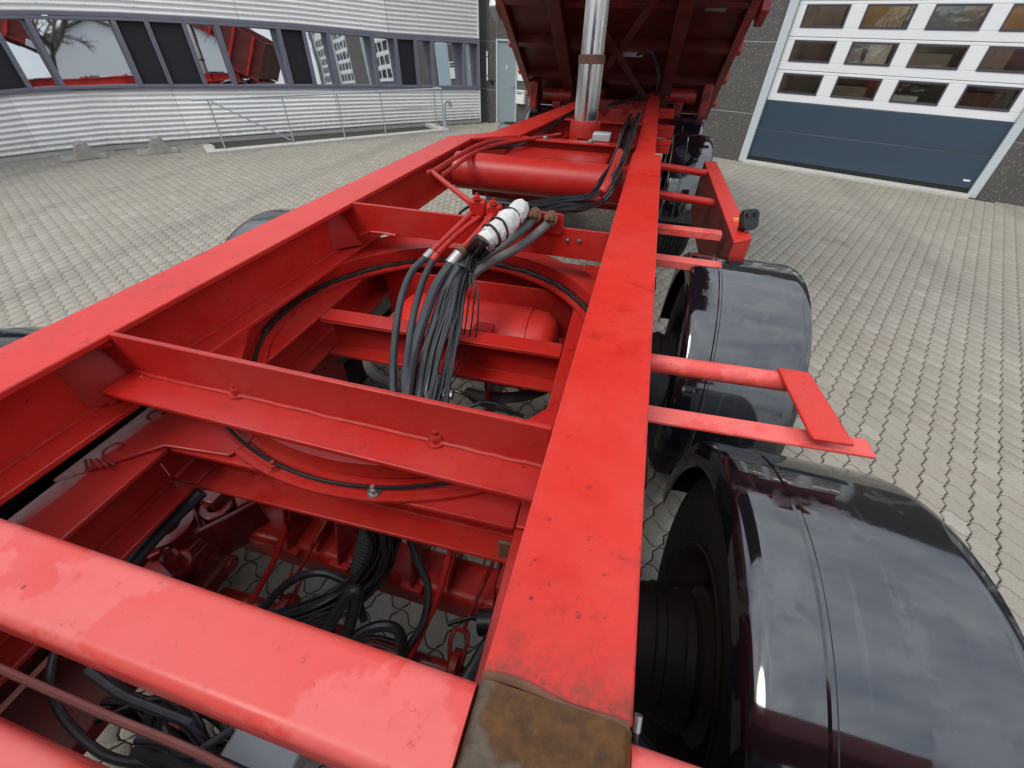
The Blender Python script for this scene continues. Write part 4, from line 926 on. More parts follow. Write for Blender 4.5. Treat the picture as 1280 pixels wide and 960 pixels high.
# lower ring with groove, bolt tabs
mb = MB(); mb.lathe([(0.50,1.053),(0.655,1.053),(0.655,1.061),(0.628,1.061),(0.626,1.058),(0.618,1.058),(0.616,1.061),(0.50,1.061)], CZ, (0,0,1), 96, close=True); D('slewing_ring', mb, RED)
for a in (212, 236, 258, 280, 302):
    a = math.radians(a); d = Vector((math.cos(a), math.sin(a), 0)); mb = MB(); bolt(mb, Vector((CX,CY,1.061))+d*0.635, (0,0,1), 0.009, 0.012); D('bolt', mb, RED if a < 4.8 else STEEL)
# front corner plate on the left beam that swoops to the rounded fork end
mb = MB()
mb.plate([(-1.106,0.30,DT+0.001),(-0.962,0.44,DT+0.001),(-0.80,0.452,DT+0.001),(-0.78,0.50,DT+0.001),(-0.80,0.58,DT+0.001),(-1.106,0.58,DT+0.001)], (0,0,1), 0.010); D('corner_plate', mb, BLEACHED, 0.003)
mb = MB()
for cx, cy in ((-1.06,0.40),(-1.065,0.52)):
    mb.tube([(cx+0.016*math.cos(a), cy+0.02*math.sin(a), DT+0.0125) for a in [k*0.5 for k in range(11)]], 0.003, 6)
for k in range(5): mb.tube([(-1.09+0.01*k,0.36+0.004*k,DT+0.0125),(-1.06+0.012*k,0.34+0.006*k,DT+0.0125)], 0.003, 6)
tag(D('cast_marks', mb, RED_OLD), kind='stuff')
# rust spot at the right end of the front cross beam
mb = MB(); mb.box(-0.165,-0.128,0.449,0.458,0.905,0.975); D('packing_block', mb, RUSTY, 0.008)

def hose(name, pts, r, mat, parent=None, n=10):
    mb = MB(); mb.tube(pts, r, n); return obj(name, mb, mat, parent or tr)
# axles: square tube with fins, levers, hangers
def axle(yc, zc, hidden=False):
    ax = obj('axle', MB().sweep(rrect(0.13,0.13,0.03,5), (-1.10,yc,zc), (0.0,yc,zc)), RED, dol)
    for x0, x1 in ((-1.45,-1.101),(0.001,0.36)): obj('axle_stub', MB().tube([(x0,yc,zc),(x1,yc,zc)], 0.055, 20, smooth=False), WHEELM, ax)
    if hidden: return ax
    for x in (-0.72,-0.50,-0.30,-0.14):
        mb = MB(); mb.plate([(x,yc+0.06,zc+0.06),(x,yc-0.05,zc+0.067),(x,yc+0.02,zc+0.15),(x,yc+0.13,zc+0.22),(x,yc+0.14,zc+0.1)], (1,0,0), 0.009); obj('fin', mb, RED_OLD, ax)
    return ax
axle(0.53, 0.54); axle(1.86, 0.54, True)
for x in (-0.73,-0.22):      # brake rods with forks and slack adjusters
    lev = obj('brake_lever', MB().tube([(x+0.05,0.62,0.74),(x,0.40,0.60)], 0.006, 8, smooth=False), RED_OLD, dol)
    mb = MB(); mb.tube([(x+0.015,0.40,0.60),(x+0.02,0.37,0.59),(x+0.012,0.33,0.55)], 0.006, 6); mb.tube([(x-0.02,0.40,0.60),(x-0.025,0.37,0.59),(x-0.012,0.33,0.55)], 0.006, 6); mb.tube([(x-0.02,0.40,0.60),(x+0.015,0.40,0.60)], 0.007, 6); obj('fork', mb, RED_OLD, lev)
    mb = MB(); mb.sweep([(0.045*math.cos(a)*(1 if math.sin(a) > 0 else 1.0), 0.045*math.sin(a) if math.sin(a) > 0 else 0.18*math.sin(a)) for a in [k*math.pi/10 for k in range(20)]], (x-0.012,0.33,0.54), (x+0.012,0.33,0.54), (0,0.3,1)); obj('slack_adjuster', mb, RED_OLD, lev, 0.004)
    mb = MB(); mb.tube([(x-0.05,0.33,0.44),(x+0.07,0.33,0.44)], 0.03, 12, smooth=False); obj('cam_shaft', mb, RED_OLD, lev)
for x in (-0.86,-0.33):
    mb = MB(); mb.lathe([(0,-0.09),(0.05,-0.09),(0.075,-0.06),(0.078,-0.005),(0.086,-0.004),(0.086,0.006),(0.078,0.007),(0.072,0.05),(0.03,0.07),(0,0.07)], (x+0.10,0.20,0.60), (0.25,0.9,-0.2), 24); obj('brake_chamber', mb, RED_OLD, dol)
mb = MB(); mb.tube([(-0.98,0.335,0.475),(-0.08,0.335,0.475)], 0.022, 12, smooth=False); obj('cross_shaft', mb, RED_OLD, dol)
for x in (-0.13,): mb = MB(); mb.box(x-0.005,x+0.005,0.42,0.60,0.60,0.86); obj('fin', mb, RED_OLD, dol, 0.002)
for x0, x1 in ((-0.98,-0.62),(-0.11,-0.47)):
    mb = MB(); mb.sweep(rrect(0.09,0.09,0.012,3), (x0,0.30,0.78 if False else 0.44), (x1,-0.62,0.44)); obj('drawbar', mb, RED_OLD, dol)
mb = MB(); mb.box(-0.62,-0.47,-0.72,-0.58,0.38,0.50); obj('drawbar_eye', mb, RED_OLD, dol, 0.01)
for x in (-0.80,-0.63,-0.40,-0.16):                      # gussets standing on the axle
    mb = MB(); mb.plate([(x,0.455,0.60),(x,0.60,0.61),(x,0.60,0.84),(x,0.53,0.84)], (1,0.05,0), 0.009); obj('gusset', mb, RED_OLD, dol, 0.002)
    mb = MB(); mb.box(x-0.03,x+0.035,0.452,0.475,0.588,0.612); obj('foot_plate', mb, RED, dol, 0.003)
for x, y0, z0 in ((-0.56,0.30,0.47),(-0.36,0.26,0.50),(-0.86,0.28,0.50)):
    mb = MB(); mb.tube([(x,y0,z0),(x+0.05,0.44,0.63),(x+0.07,0.56,0.80)], 0.009, 8); obj('rod', mb, RED, dol)
    mb = MB(); mb.obox((x,y0,z0), (1,0,0), (0,1,0), UPZ, -0.028, 0.028, -0.03, 0.03, -0.05, 0.02); obj('rod_end', mb, RED_OLD, dol, 0.008)
hose('hose', [(-0.841, 0.172, 0.5), (-0.779, 0.276, 0.57), (-0.74, 0.338, 0.62), (-0.676, 0.373, 0.68), (-0.606, 0.397, 0.7), (-0.532, 0.396, 0.66), (-0.49, 0.356, 0.58)], 0.011, RUBBER, dol)
hose('hose', [(-0.437, 0.544, 0.84), (-0.404, 0.514, 0.78), (-0.377, 0.49, 0.72), (-0.337, 0.453, 0.66), (-0.329, 0.385, 0.6), (-0.357, 0.321, 0.56), (-0.405, 0.241, 0.5)], 0.010, RUBBER, dol)
# left spring hanger: plate with a hole, big nuts, link, damper
hg = Vector((-1.038, 0.462, 0.7))
hx = Vector((0.55,0.83,0)).normalized(); hy = Vector((-hx.y,hx.x,0))
mb = MB(); mb.lathe([(0.020,0.0),(0.046,0.0),(0.046,0.012),(0.020,0.012)], hg+hx*0.02, (0,0,1), 24, close=True)
mb.obox(hg, hx, hy, UPZ, -0.16, -0.028, -0.05, 0.05, 0.0, 0.012); mb.obox(hg, hx, hy, UPZ, 0.068, 0.12, -0.045, 0.045, 0.0, 0.012); mb.obox(hg, hx, hy, UPZ, -0.16, 0.12, 0.051, 0.065, -0.14, 0.012); mb.obox(hg, hx, hy, UPZ, -0.16, 0.12, -0.065, -0.051, -0.14, 0.012)
hang = obj('spring_hanger', mb, RED_OLD, dol, 0.004)
mb = MB(); mb.lathe([(0.0,0),(0.068,0.0),(0.07,0.02),(0.03,0.03),(0,0.03)], hg-hx*0.10+UPZ*0.013, (0,0,1), 24); bolt(mb, hg-hx*0.10+UPZ*0.04, (0,0,1), 0.026, 0.035); obj('clamp_nut', mb, RED_OLD, hang)
mb = MB(); bolt(mb, hg-hx*0.10-hy*0.14+UPZ*0.01, (0,0,1), 0.022, 0.045); obj('clamp_nut', mb, RED_OLD, hang)
mb = MB(); mb.tube([(-1.19, 0.28, 0.55), (-1.02, 0.378, 0.58)], 0.045, 18, smooth=False); mb.tube([(-1.02, 0.378, 0.58), (-0.948, 0.389, 0.57)], 0.026, 12, smooth=False); obj('damper', mb, RED_OLD, dol, 0.003)
mb = MB(); mb.obox(hg, hx, hy, UPZ, -0.62, -0.17, -0.05, 0.05, -0.05, 0.0); mb.obox(hg, hx, hy, UPZ, -0.62, -0.17, -0.03, 0.03, -0.09, -0.051); obj('leaf_spring', mb, RED_OLD, dol, 0.004)
for side in (1,-1):
    x = CX+side*0.50
    for yc in (0.53,1.86):
        mb = MB(); mb.box(x-0.045,x+0.045,yc-0.42,yc+0.42,0.62,0.66); mb.box(x-0.04,x+0.04,yc-0.40,yc+0.40,0.661,0.69); mb.box(x-0.03,x+0.03,yc-0.06,yc+0.06,0.691,0.74); obj('leaf_spring', mb, RED_OLD, dol, 0.004)
        mb = MB(); mb.box(x-0.05,x+0.05,yc+0.44,yc+0.60,0.60,0.895); obj('spring_bracket', mb, RED_OLD, dol, 0.006)

# wheels and mudguards
for yc, zc in ((0.53,0.555),(1.86,0.515)):
    for side in (1,-1):
        dx = -0.02 if side < 0 else (-0.028 if yc > 1 else 0.0); a, b = CX+side*0.848+dx, CX+side*1.275+(dx if side < 0 else 0.0); yk = yc if side > 0 else yc-0.09      # the dolly stands turned by two degrees
        obj('mudguard', fender_mesh(a if side > 0 else -a, b if side > 0 else -b, yk, zc, 0.565, -3, 183, side < 0), FENDER, dol)
        obj('recess_fill_drum', MB().lathe([(0.06,-0.02),(0.10,-0.02),(0.11,0.0),(0.16,0.01),(0.165,0.05),(0.172,0.055),(0.172,0.075),(0.165,0.08),(0.165,0.12),(0.172,0.125),(0.172,0.145),(0.165,0.15),(0.15,0.19),(0.06,0.19)], (a-side*0.10,yk,0.52), (side,0,0), 32), WHEELM, dol)  # dark drum added to fill the shaded recess beside the wheel
        wheel(dol, a+side*0.055, b-side*0.03, yk, 0.52, 0.52, side > 0)
for yc in (0.53, 1.77):                                 # dark suspension parts added to fill the shade inboard of the wheels
    for side in (1, -1):
        x = CX + side*0.70
        mb = MB(); mb.lathe([(0,0),(0.085,0),(0.11,0.03),(0.115,0.10),(0.11,0.17),(0.09,0.20),(0,0.20)], (x,yc-0.36,0.62), (0,0,1), 24); obj('fill_air_spring', mb, TYRE, dol)
        mb = MB(); mb.box(x-0.05,x+0.05,yc-0.48,yc+0.40,0.56,0.615); obj('fill_trailing_arm', mb, WHEELM, dol, 0.006)
        mb = MB(); mb.box(x-0.06,x+0.03,yc+0.28,yc+0.42,0.617,0.85); obj('spring_bracket', mb, WHEELM, dol, 0.006)
# step bracket between the right mudguards
mb = MB(); mb.tube([(0.072, 0.938, 1.17), (0.446, 0.959, 1.17)], 0.024, 14, smooth=False); arm = obj('step_arm', mb, RED_FADED, dol, 0.002)
mb = MB(); a, b = Vector((0.084, 0.752, 1.165)), Vector((0.574, 0.781, 1.165)); mb.sweep([(-0.026,0),(0.026,0),(0.026,-0.008),(-0.018,-0.008),(-0.018,-0.045),(-0.026,-0.045)], a, b); obj('step_arm', mb, RED_FADED, dol, 0.002)
mb = MB(); mb.plate([(0.413, 0.971, 1.2), (0.484, 0.974, 1.2), (0.514, 0.739, 1.2), (0.439, 0.734, 1.2), (0.434, 0.748, 1.2)], (0,0,-1), 0.007); obj('step_plate', mb, RED_RAIL, dol, 0.002)

# air tank between the ring beams
mb = MB(); tk = Vector((-0.525,1.37,0.83)); R = 0.165
prof = [(0,-0.315),(0.09,-0.313),(0.135,-0.295),(0.158,-0.265),(0.163,-0.235),(R,-0.23),(R,0.215),(0.170,0.217),(0.170,0.228),(0.164,0.23),(0.158,0.285),(0.138,0.318),(0.10,0.335),(0,0.34)]
mb.lathe(prof, tk, (1,0.03,0), 44); tank = obj('air_tank', mb, RED_RAIL, dol)
mb = MB(); mb.box(-0.47,-0.40,1.205,1.26,0.90,1.00); mb.box(-0.52,-0.39,1.20,1.215,0.90,0.95); obj('tank_bracket', mb, RED, tank, 0.004)
mb = MB(); bolt(mb, (-0.455,1.19,0.965), (0,-0.6,1), 0.008, 0.01); obj('bolt', mb, STEEL, tank)

# ---------------------------------------------------------------- pipes, hoses and cables
# steel pipes on the cross beam
hose('pipe', [(-0.726, 2.972, 1.285), (-0.894, 2.648, 1.31), (-0.911, 1.966, 1.31), (-0.892, 1.913, 1.31), (-0.56, 1.526, 1.315), (-0.497, 1.424, 1.33)], 0.011, RED)
hose('pipe', [(-0.567, 3.243, 1.28), (-0.856, 2.604, 1.3), (-0.873, 1.956, 1.295)], 0.010, RED)
hose('pipe', [(-0.519, 1.44, 1.344), (-0.536, 1.41, 1.325), (-0.611, 1.24, 1.25)], 0.0095, RED)
hose('pipe', [(-0.496, 1.43, 1.323), (-0.549, 1.34, 1.287), (-0.587, 1.23, 1.249)], 0.0095, RED)
hose('pipe', [(-0.453, 1.44, 1.338), (-0.481, 1.35, 1.291), (-0.502, 1.25, 1.266)], 0.0155, RED)
hose('pipe', [(-0.115, 2.421, 1.361), (-0.12, 2.218, 1.338), (-0.125, 1.889, 1.336), (-0.147, 1.877, 1.3), (-0.179, 1.797, 1.3), (-0.429, 1.563, 1.315)], 0.016, RED)
for p, r in (((-0.513, 1.43, 1.348), 0.030), ((-0.455, 1.43, 1.338), 0.028)):
    mb = MB(); mb.obox(p, (1,0,0), (0,1,0), UPZ, -r, r, -0.02, 0.015, -0.032, 0.026); T('pipe_clamp', mb, RED, 0.01)
    mb = MB(); bolt(mb, Vector(p)+Vector((0,-0.012,0.026)), (0,0,1), 0.010, 0.012); T('bolt', mb, RED)
for p, q, r, mt in (((-0.611, 1.24, 1.25), (-0.625, 1.21, 1.236), 0.0135, STEEL), ((-0.587, 1.23, 1.249), (-0.597, 1.21, 1.232), 0.013, RED), ((-0.502, 1.25, 1.266), (-0.511, 1.235, 1.258), 0.021, RUSTY), ((-0.511, 1.235, 1.258), (-0.534, 1.2, 1.231), 0.020, STEEL)):
    mb = MB(); mb.tube([p, q], r, 12, smooth=False); T('hose_fitting', mb, mt, 0.002)
hose('hose', [(-0.625, 1.21, 1.236), (-0.648, 1.15, 1.209), (-0.647, 1.06, 1.158), (-0.626, 0.96, 1.09), (-0.58, 0.84, 1.036), (-0.521, 0.72, 0.972)], 0.0115, RUBBER)
hose('hose', [(-0.597, 1.21, 1.232), (-0.603, 1.14, 1.195), (-0.589, 1.03, 1.142), (-0.571, 0.94, 1.085), (-0.532, 0.82, 1.034), (-0.495, 0.72, 0.948)], 0.0115, RUBBER)
hose('hose', [(-0.529, 1.2, 1.234), (-0.556, 1.13, 1.185), (-0.556, 1.02, 1.125), (-0.553, 0.93, 1.066), (-0.516, 0.8, 1.024), (-0.487, 0.7, 0.939)], 0.017, RUBBER)
hose('hose', [(-0.498, 1.2, 1.236), (-0.527, 1.13, 1.17), (-0.527, 1.02, 1.102), (-0.52, 0.93, 1.044), (-0.485, 0.8, 1.002), (-0.466, 0.7, 0.912)], 0.015, RUBBER)
hose('hose', [(-0.258, 1.425, 1.332), (-0.275, 1.41, 1.311), (-0.34, 1.35, 1.26), (-0.422, 1.27, 1.223), (-0.463, 1.21, 1.198), (-0.493, 1.1, 1.135), (-0.487, 0.96, 1.06), (-0.463, 0.82, 0.991), (-0.448, 0.72, 0.897)], 0.0145, HOSE_GREY)
hose('hose', [(-0.313, 1.425, 1.337), (-0.336, 1.4, 1.308), (-0.393, 1.34, 1.265), (-0.455, 1.27, 1.232), (-0.492, 1.2, 1.198), (-0.515, 1.08, 1.127), (-0.501, 0.94, 1.041), (-0.474, 0.79, 0.951)], 0.0145, HOSE_GREY)
for p in ((-0.256, 1.43, 1.336), (-0.312, 1.43, 1.34)):
    mb = MB(); bolt(mb, p, (-0.3,-0.8,0.3), 0.016, 0.02); T('hose_union', mb, RUSTY)
# white wrap and the bundle of thin cables
WR = [Vector((-0.363, 1.424, 1.355)), Vector((-0.361, 1.279, 1.365)), Vector((-0.374, 1.19, 1.36)), Vector((-0.396, 1.152, 1.345))]
c = catmull(WR, 10); wrap = None; nC = len(c)
for k, (i0, i1, r) in enumerate(((0,13,0.031),(9,23,0.0335),(19,nC,0.031))):     # three overlapping, creased turns of cloth
    mb = MB(); seg = c[i0:i1]; mb.tube([p + Vector((random.uniform(-1,1),random.uniform(-1,1),random.uniform(-1,1)))*0.002 for p in seg], [r+0.002,r-0.003], 18, smooth=False)
    mb.v = [tuple(Vector(q) + Vector((random.uniform(-1,1),random.uniform(-1,1),random.uniform(-1,1)))*0.0028) for q in mb.v]
    o = T('cable_wrap', mb, WRAP, parent=wrap) if wrap else T('cable_wrap', mb, WRAP)
    wrap = wrap or o
for f in (0.30,0.62,0.80):
    i = int(f*(nC-1)); d = (c[i+1]-c[i-1]).normalized() + Vector((random.uniform(-.2,.2),random.uniform(-.2,.2),random.uniform(-.2,.2))); mb = MB(); mb.lathe([(0.031,-0.003),(0.0372,-0.003),(0.0372,0.003),(0.031,0.003)], c[i], d, 24, close=True); T('cable_tie', mb, BLACK, parent=wrap)
PATH = [Vector(p) for p in ((-0.392, 1.153, 1.345), (-0.464, 1.25, 1.255), (-0.486, 1.2, 1.219), (-0.491, 1.12, 1.167), (-0.486, 1.02, 1.11), (-0.478, 0.92, 1.045), (-0.46, 0.82, 0.991), (-0.458, 0.72, 0.893))]
for k in range(22):
    a, r = random.uniform(0, 6.28), math.sqrt(random.random())
    pts = []
    for i, p in enumerate(PATH):
        sp = (0.028, 0.024, 0.018, 0.030, 0.044, 0.050, 0.045, 0.04)[i]
        pts.append(p + Vector((math.cos(a)*r*sp*1.15 + random.uniform(-.008,.008), math.sin(a)*r*sp*0.6, math.sin(a)*r*sp*0.8 + random.uniform(-.008,.008))))
    hose('cable', pts, random.choice((0.003,0.004,0.0055,0.0075)), random.choice((CABLE, CABLE, RUBBER)), n=7)
for k in range(3):
    p = PATH[2] + Vector((0.025+0.006*k,-0.01,0.0)); hose('cable', [p, p+Vector((0.012+0.01*k,-0.05,-0.06)), p+Vector((0.006+0.014*k,-0.13,-0.2)), p+Vector((-0.03,-0.26,-0.33)), p+Vector((-0.05,-0.36,-0.45))], 0.0025, CABLE, n=6)
mb = MB(); mb.lathe([(0.028,-0.004),(0.033,-0.004),(0.033,0.004),(0.028,0.004)], PATH[2], PATH[3]-PATH[1], 20, close=True); T('cable_tie', mb, BLACK)
mb = MB(); mb.tube([PATH[2]+Vector((0.03,-0.02,-0.01)), PATH[2]+Vector((0.045,-0.03,-0.05)), PATH[2]+Vector((0.042,-0.03,-0.10))], 0.002, 5); T('cable_tie', mb, BLACK)
# rear run of the bundle along the inside of the right rail
RUN = [Vector(p) for p in ((-0.37, 1.472, 1.34), (-0.335, 1.519, 1.335), (-0.263, 1.627, 1.325), (-0.192, 1.725, 1.31), (-0.149, 1.902, 1.29), (-0.125, 2.011, 1.319), (-0.115, 2.364, 1.3), (-0.115, 2.693, 1.31), (-0.115, 3.02, 1.353), (-0.11, 3.748, 1.339))]
for k in range(16):
    a, r = random.uniform(0, 6.28), math.sqrt(random.random())
    pts = [p + Vector((math.cos(a)*r*s*0.9, math.sin(a)*r*s*0.4+random.uniform(-.01,.01), math.sin(a)*r*s+random.uniform(-.006,.006))) for p, s in zip(RUN, (.024,.022,.024,.028,.036,.042,.042,.045,.05,.05))]
    hose('cable', pts, random.choice((0.004,0.006,0.008)), CABLE, n=7)
hose('cable', [(-0.582, 1.506, 1.29), (-0.522, 1.472, 1.34), (-0.451, 1.482, 1.35), (-0.373, 1.439, 1.36)], 0.006, CABLE)
hose('cable', [(-0.699, 1.582, 1.2), (-0.638, 1.61, 1.27), (-0.528, 1.544, 1.33), (-0.4, 1.454, 1.35)], 0.005, CABLE)
# cables along the left rear rail
for k in range(5):
    j = lambda: random.uniform(-.012,.012)
    pts = [Vector(p)+Vector((j(),j(),j())) for p in ((-0.903, 2.572, 1.29), (-0.791, 2.85, 1.27), (-0.719, 3.005, 1.28), (-0.673, 3.49, 1.29), (-0.64, 4.118, 1.29), (-0.612, 4.653, 1.29))]
    hose('cable', pts, 0.008, CABLE, n=7)

# cables and hoses hanging under the ring, down to the axle
LOW = [Vector(p) for p in ((-0.45, 0.49, 0.86), (-0.445, 0.46, 0.78), (-0.481, 0.413, 0.7), (-0.552, 0.353, 0.66), (-0.64, 0.299, 0.64), (-0.723, 0.242, 0.62))]
for k in range(22):
    a, r = random.uniform(0, 6.28), math.sqrt(random.random())
    pts = [p + Vector((math.cos(a)*r*s, math.sin(a)*r*s*0.8+random.uniform(-.008,.008), math.sin(a*2)*r*s*0.5+random.uniform(-.01,.01))) for p, s in zip(LOW, (.045,.04,.045,.05,.05,.06))]
    hose('cable', pts, random.choice((0.004,0.005,0.006)), CABLE, dol, n=7)
mb = MB(); pts = [(-0.484, 0.499, 0.85), (-0.499, 0.467, 0.78), (-0.518, 0.436, 0.7)]
for k in range(15):
    t = k/14; p = Vector(pts[0]).lerp(Vector(pts[2]), t); d = (Vector(pts[2])-Vector(pts[0])).normalized(); mb.lathe([(0.024,-0.005),(0.030,-0.002),(0.030,0.002),(0.024,0.005)], p, d, 14)
obj('bellows_hose', mb, RUBBER, dol)
hose('hose', [(-0.537, 0.263, 0.66), (-0.498, 0.318, 0.74), (-0.472, 0.347, 0.78), (-0.463, 0.346, 0.76), (-0.494, 0.29, 0.62)], 0.015, RUBBER, dol)
hose('hose', [(-0.505, 0.256, 0.6), (-0.459, 0.308, 0.64), (-0.407, 0.338, 0.65), (-0.369, 0.341, 0.62), (-0.359, 0.305, 0.52)], 0.014, RUBBER, dol)
hose('hose', [(-0.542, 0.308, 0.5), (-0.469, 0.347, 0.48), (-0.374, 0.35, 0.46), (-0.311, 0.309, 0.42)], 0.014, RUBBER, dol)
hose('hose', [(-0.1, 0.441, 0.7), (-0.139, 0.378, 0.66), (-0.169, 0.302, 0.62), (-0.197, 0.241, 0.6)], 0.016, RUBBER, dol)
mb = MB(); mb.tube([(-0.096, 0.433, 0.66), (-0.178, 0.417, 0.64)], 0.032, 16, smooth=False); obj('brake_chamber', mb, BLACK, dol)
mb = MB(); mb.tube([(-0.133, 0.426, 0.66), (-0.144, 0.423, 0.66)], 0.034, 16, smooth=False); obj('chamber_clamp', mb, STEEL, dol)
hose('cable', [(-0.264, 0.404, 0.6), (-0.205, 0.429, 0.62), (-0.135, 0.454, 0.62)], 0.006, CABLE, dol)
hose('hose', [(-1.009, 0.25, 0.8), (-0.98, 0.335, 0.84), (-0.937, 0.43, 0.88)], 0.016, RUBBER, dol)
mb = MB(); mb.tube([(-1.037, 0.263, 0.8), (-0.961, 0.431, 0.88)], 0.012, 8, smooth=False); obj('bracket_strip', mb, RED_OLD, dol)
# below the ring, behind the bolted cross beam
hose('hose', [(-0.197, 1.442, 0.62), (-0.241, 1.348, 0.64), (-0.335, 1.282, 0.64), (-0.456, 1.274, 0.62), (-0.54, 1.304, 0.6)], 0.024, HOSE_GREY, dol)
hose('hose', [(-1.058, 1.367, 0.66), (-0.971, 1.264, 0.64), (-0.865, 1.235, 0.62), (-0.722, 1.248, 0.6)], 0.026, HOSE_GREY, dol)
hose('cable', [(-0.59, 1.145, 0.74), (-0.49, 1.141, 0.74), (-0.427, 1.144, 0.7), (-0.256, 1.17, 0.66)], 0.007, CABLE, dol)
hose('cable', [(-0.458, 1.098, 0.72), (-0.38, 1.122, 0.74), (-0.294, 1.13, 0.72)], 0.007, CABLE, dol)
mb = MB(); mb.tube([(-0.583, 1.112, 0.74), (-0.527, 1.12, 0.74)], 0.02, 10, smooth=False); obj('hose_fitting', mb, STEEL, dol)
for x in (-0.42,-0.16): mb = MB(); mb.box(x-0.006,x+0.006,1.20,1.55,0.55,0.80); obj('fin', mb, RED_OLD, dol)
hose('hose', [(-1.029, 1.008, 0.8), (-0.992, 1.137, 0.8), (-0.955, 1.194, 0.8)], 0.012, RUBBER, dol)
hose('pipe', [(-0.964, 0.829, 0.85), (-1.037, 1.068, 0.85), (-1.043, 1.209, 0.85)], 0.008, RED_OLD, dol)
hose('hose', [(-0.28, 1.755, 0.75), (-0.241, 1.772, 0.8), (-0.2, 1.772, 0.85)], 0.016, RUBBER, dol)
hose('hose', [(-0.179, 1.88, 0.6), (-0.176, 1.916, 0.7), (-0.193, 1.852, 0.8)], 0.018, HOSE_GREY, dol)
# near left corner: copper pipe and loose hoses between the two front beams
mb = MB(); mb.tube([(-0.835, 0.004, 1.08), (-0.571, 0.004, 1.08), (-0.431, 0.006, 1.08), (-0.308, 0.002, 1.08)], 0.0055, 8); T('pipe', mb, COPPER)
hose('hose', [(-0.788, 0.06, 1.02), (-0.759, 0.015, 1.0), (-0.725, -0.012, 0.97), (-0.659, -0.03, 0.95), (-0.594, -0.032, 0.95), (-0.521, -0.015, 0.95)], 0.0065, RUBBER)
hose('hose', [(-0.671, 0.039, 1.05), (-0.595, 0.029, 1.05), (-0.536, 0.029, 1.05), (-0.465, 0.03, 1.05)], 0.0065, RUBBER)
hose('hose', [(-0.571, 0.041, 0.98), (-0.56, 0.017, 0.96), (-0.521, -0.001, 0.95), (-0.467, -0.009, 0.95)], 0.008, RUBBER)
hose('hose', [(-0.589, 0.036, 0.98), (-0.576, 0.002, 0.96), (-0.55, -0.014, 0.95), (-0.482, -0.023, 0.95)], 0.008, RUBBER)
hose('hose', [(-0.543, -0.006, 1.0), (-0.489, -0.009, 1.0), (-0.431, -0.004, 1.0), (-0.363, -0.004, 1.0)], 0.018, RUBBER)
hose('cable', [(-0.531, -0.006, 1.04), (-0.49, 0.002, 1.04), (-0.448, 0.0, 1.04), (-0.435, 0.019, 1.03), (-0.422, 0.042, 1.02)], 0.006, RUBBER)
for k in range(8):
    j = lambda s=.03: random.uniform(-s,s)
    hose('cable', [Vector(p)+Vector((j(),j(),j())) for p in ((-0.711, 0.02, 0.9), (-0.582, 0.028, 0.9), (-0.465, 0.032, 0.88), (-0.361, 0.021, 0.88))], 0.007, CABLE)
mb = MB(); mb.obox((-0.396, 0.025, 0.95), (1,0,0), (0,1,0), UPZ, -0.06, 0.06, -0.05, 0.05, -0.05, 0.0); T('valve_block', mb, GALV, 0.006)
mb = MB(); mb.box(-1.25,-0.95,-0.6,0.4,0.55,0.60); mb.box(-1.25,-1.20,-0.6,0.4,0.60,0.9); T('drawbar_plate', mb, RED_DARK, 0.004)
for k in range(4): mb = MB(); mb.tube([(-1.15+0.06*k,-0.45,0.8),(-1.15+0.06*k,0.2,0.82)], 0.006, 6); T('pipe', mb, COPPER)

# ================================================================ across the yard (seen only as reflections in the glazing and the paint)
hs = thing('house', (26,-12,0), 'white gabled house across the yard', 'house')
o = Vector((26,-12,0)); hd = Vector((0.45,0.89,0)).normalized(); hn = Vector((-hd.y,hd.x,0))
mb = MB(); mb.obox(o, hd, hn, UPZ, -6, 6, -5, 0, 0, 3.2); mb.plate([o+hd*-6+UPZ*3.2, o+hd*6+UPZ*3.2, o+UPZ*5.6], -hn, 5.0); obj('wall', mb, WHITE, hs)
mb = MB()
for s in (-1,1): mb.plate([o+hd*(6.4*s)+UPZ*3.05+hn*0.3, o+UPZ*5.66+hn*0.3, o+UPZ*5.66-hn*5.3, o+hd*(6.4*s)+UPZ*3.05-hn*5.3], UPZ, 0.15)
obj('roof', mb, ROOF, hs)
for x in (-4,-1.5,1.5,4): mb = MB(); mb.obox(o, hd, hn, UPZ, x-0.6, x+0.6, 0.0, 0.05, 1.0, 2.3); obj('window', mb, BLIND, hs)
def vehicle(name, label, cat, c, rz, L, Wd, H, mat, box):
    t = thing(name, c, label, cat); cc, s = math.cos(rz), math.sin(rz); ex = Vector((cc,s,0)); ey = Vector((-s,cc,0)); c = Vector(c)
    mb = MB(); P_ = [(-L/2,0.35),(L/2,0.35),(L/2,0.85),(L*0.30,1.0),(L*0.16,H),(-L*(0.48 if box else 0.28),H),(-L/2,1.0)]
    A_ = [c+ex*a+ey*(-Wd/2)+UPZ*b for a, b in P_]; mb.plate(A_, ey, Wd); obj('body', mb, mat, t, 0.06)
    mb = MB()
    for sd_ in (-1,1): mb.plate([c+ex*a+ey*(sd_*(Wd/2+0.004))+UPZ*b for a, b in ((L*0.26,1.02),(L*0.14,H-0.1),(-L*0.25,H-0.1),(-L*0.32 if not box else -L*0.25,1.02))], ey*sd_, 0.01)
    obj('side_window', mb, BLIND, t)
    for a in (-L*0.31,L*0.31):
        for sd_ in (-1,1): mb = MB(); mb.lathe([(0,0),(0.2,0),(0.32,0.02),(0.33,0.1),(0.32,0.2),(0,0.2)], c+ex*a+ey*(sd_*(Wd/2-0.12))+UPZ*0.33, ey*sd_, 20); obj('wheel', mb, TYRE, t)
vehicle('parked_van', 'white van parked across the yard in front of the white house', 'van', (20,-8.2,0), math.radians(60), 5.0, 1.9, 2.0, WHITE, True)
vehicle('parked_car', 'dark car parked across the yard left of the white van', 'car', (17.5,-13.5,0), math.radians(60), 4.3, 1.75, 1.45, CARM, False)
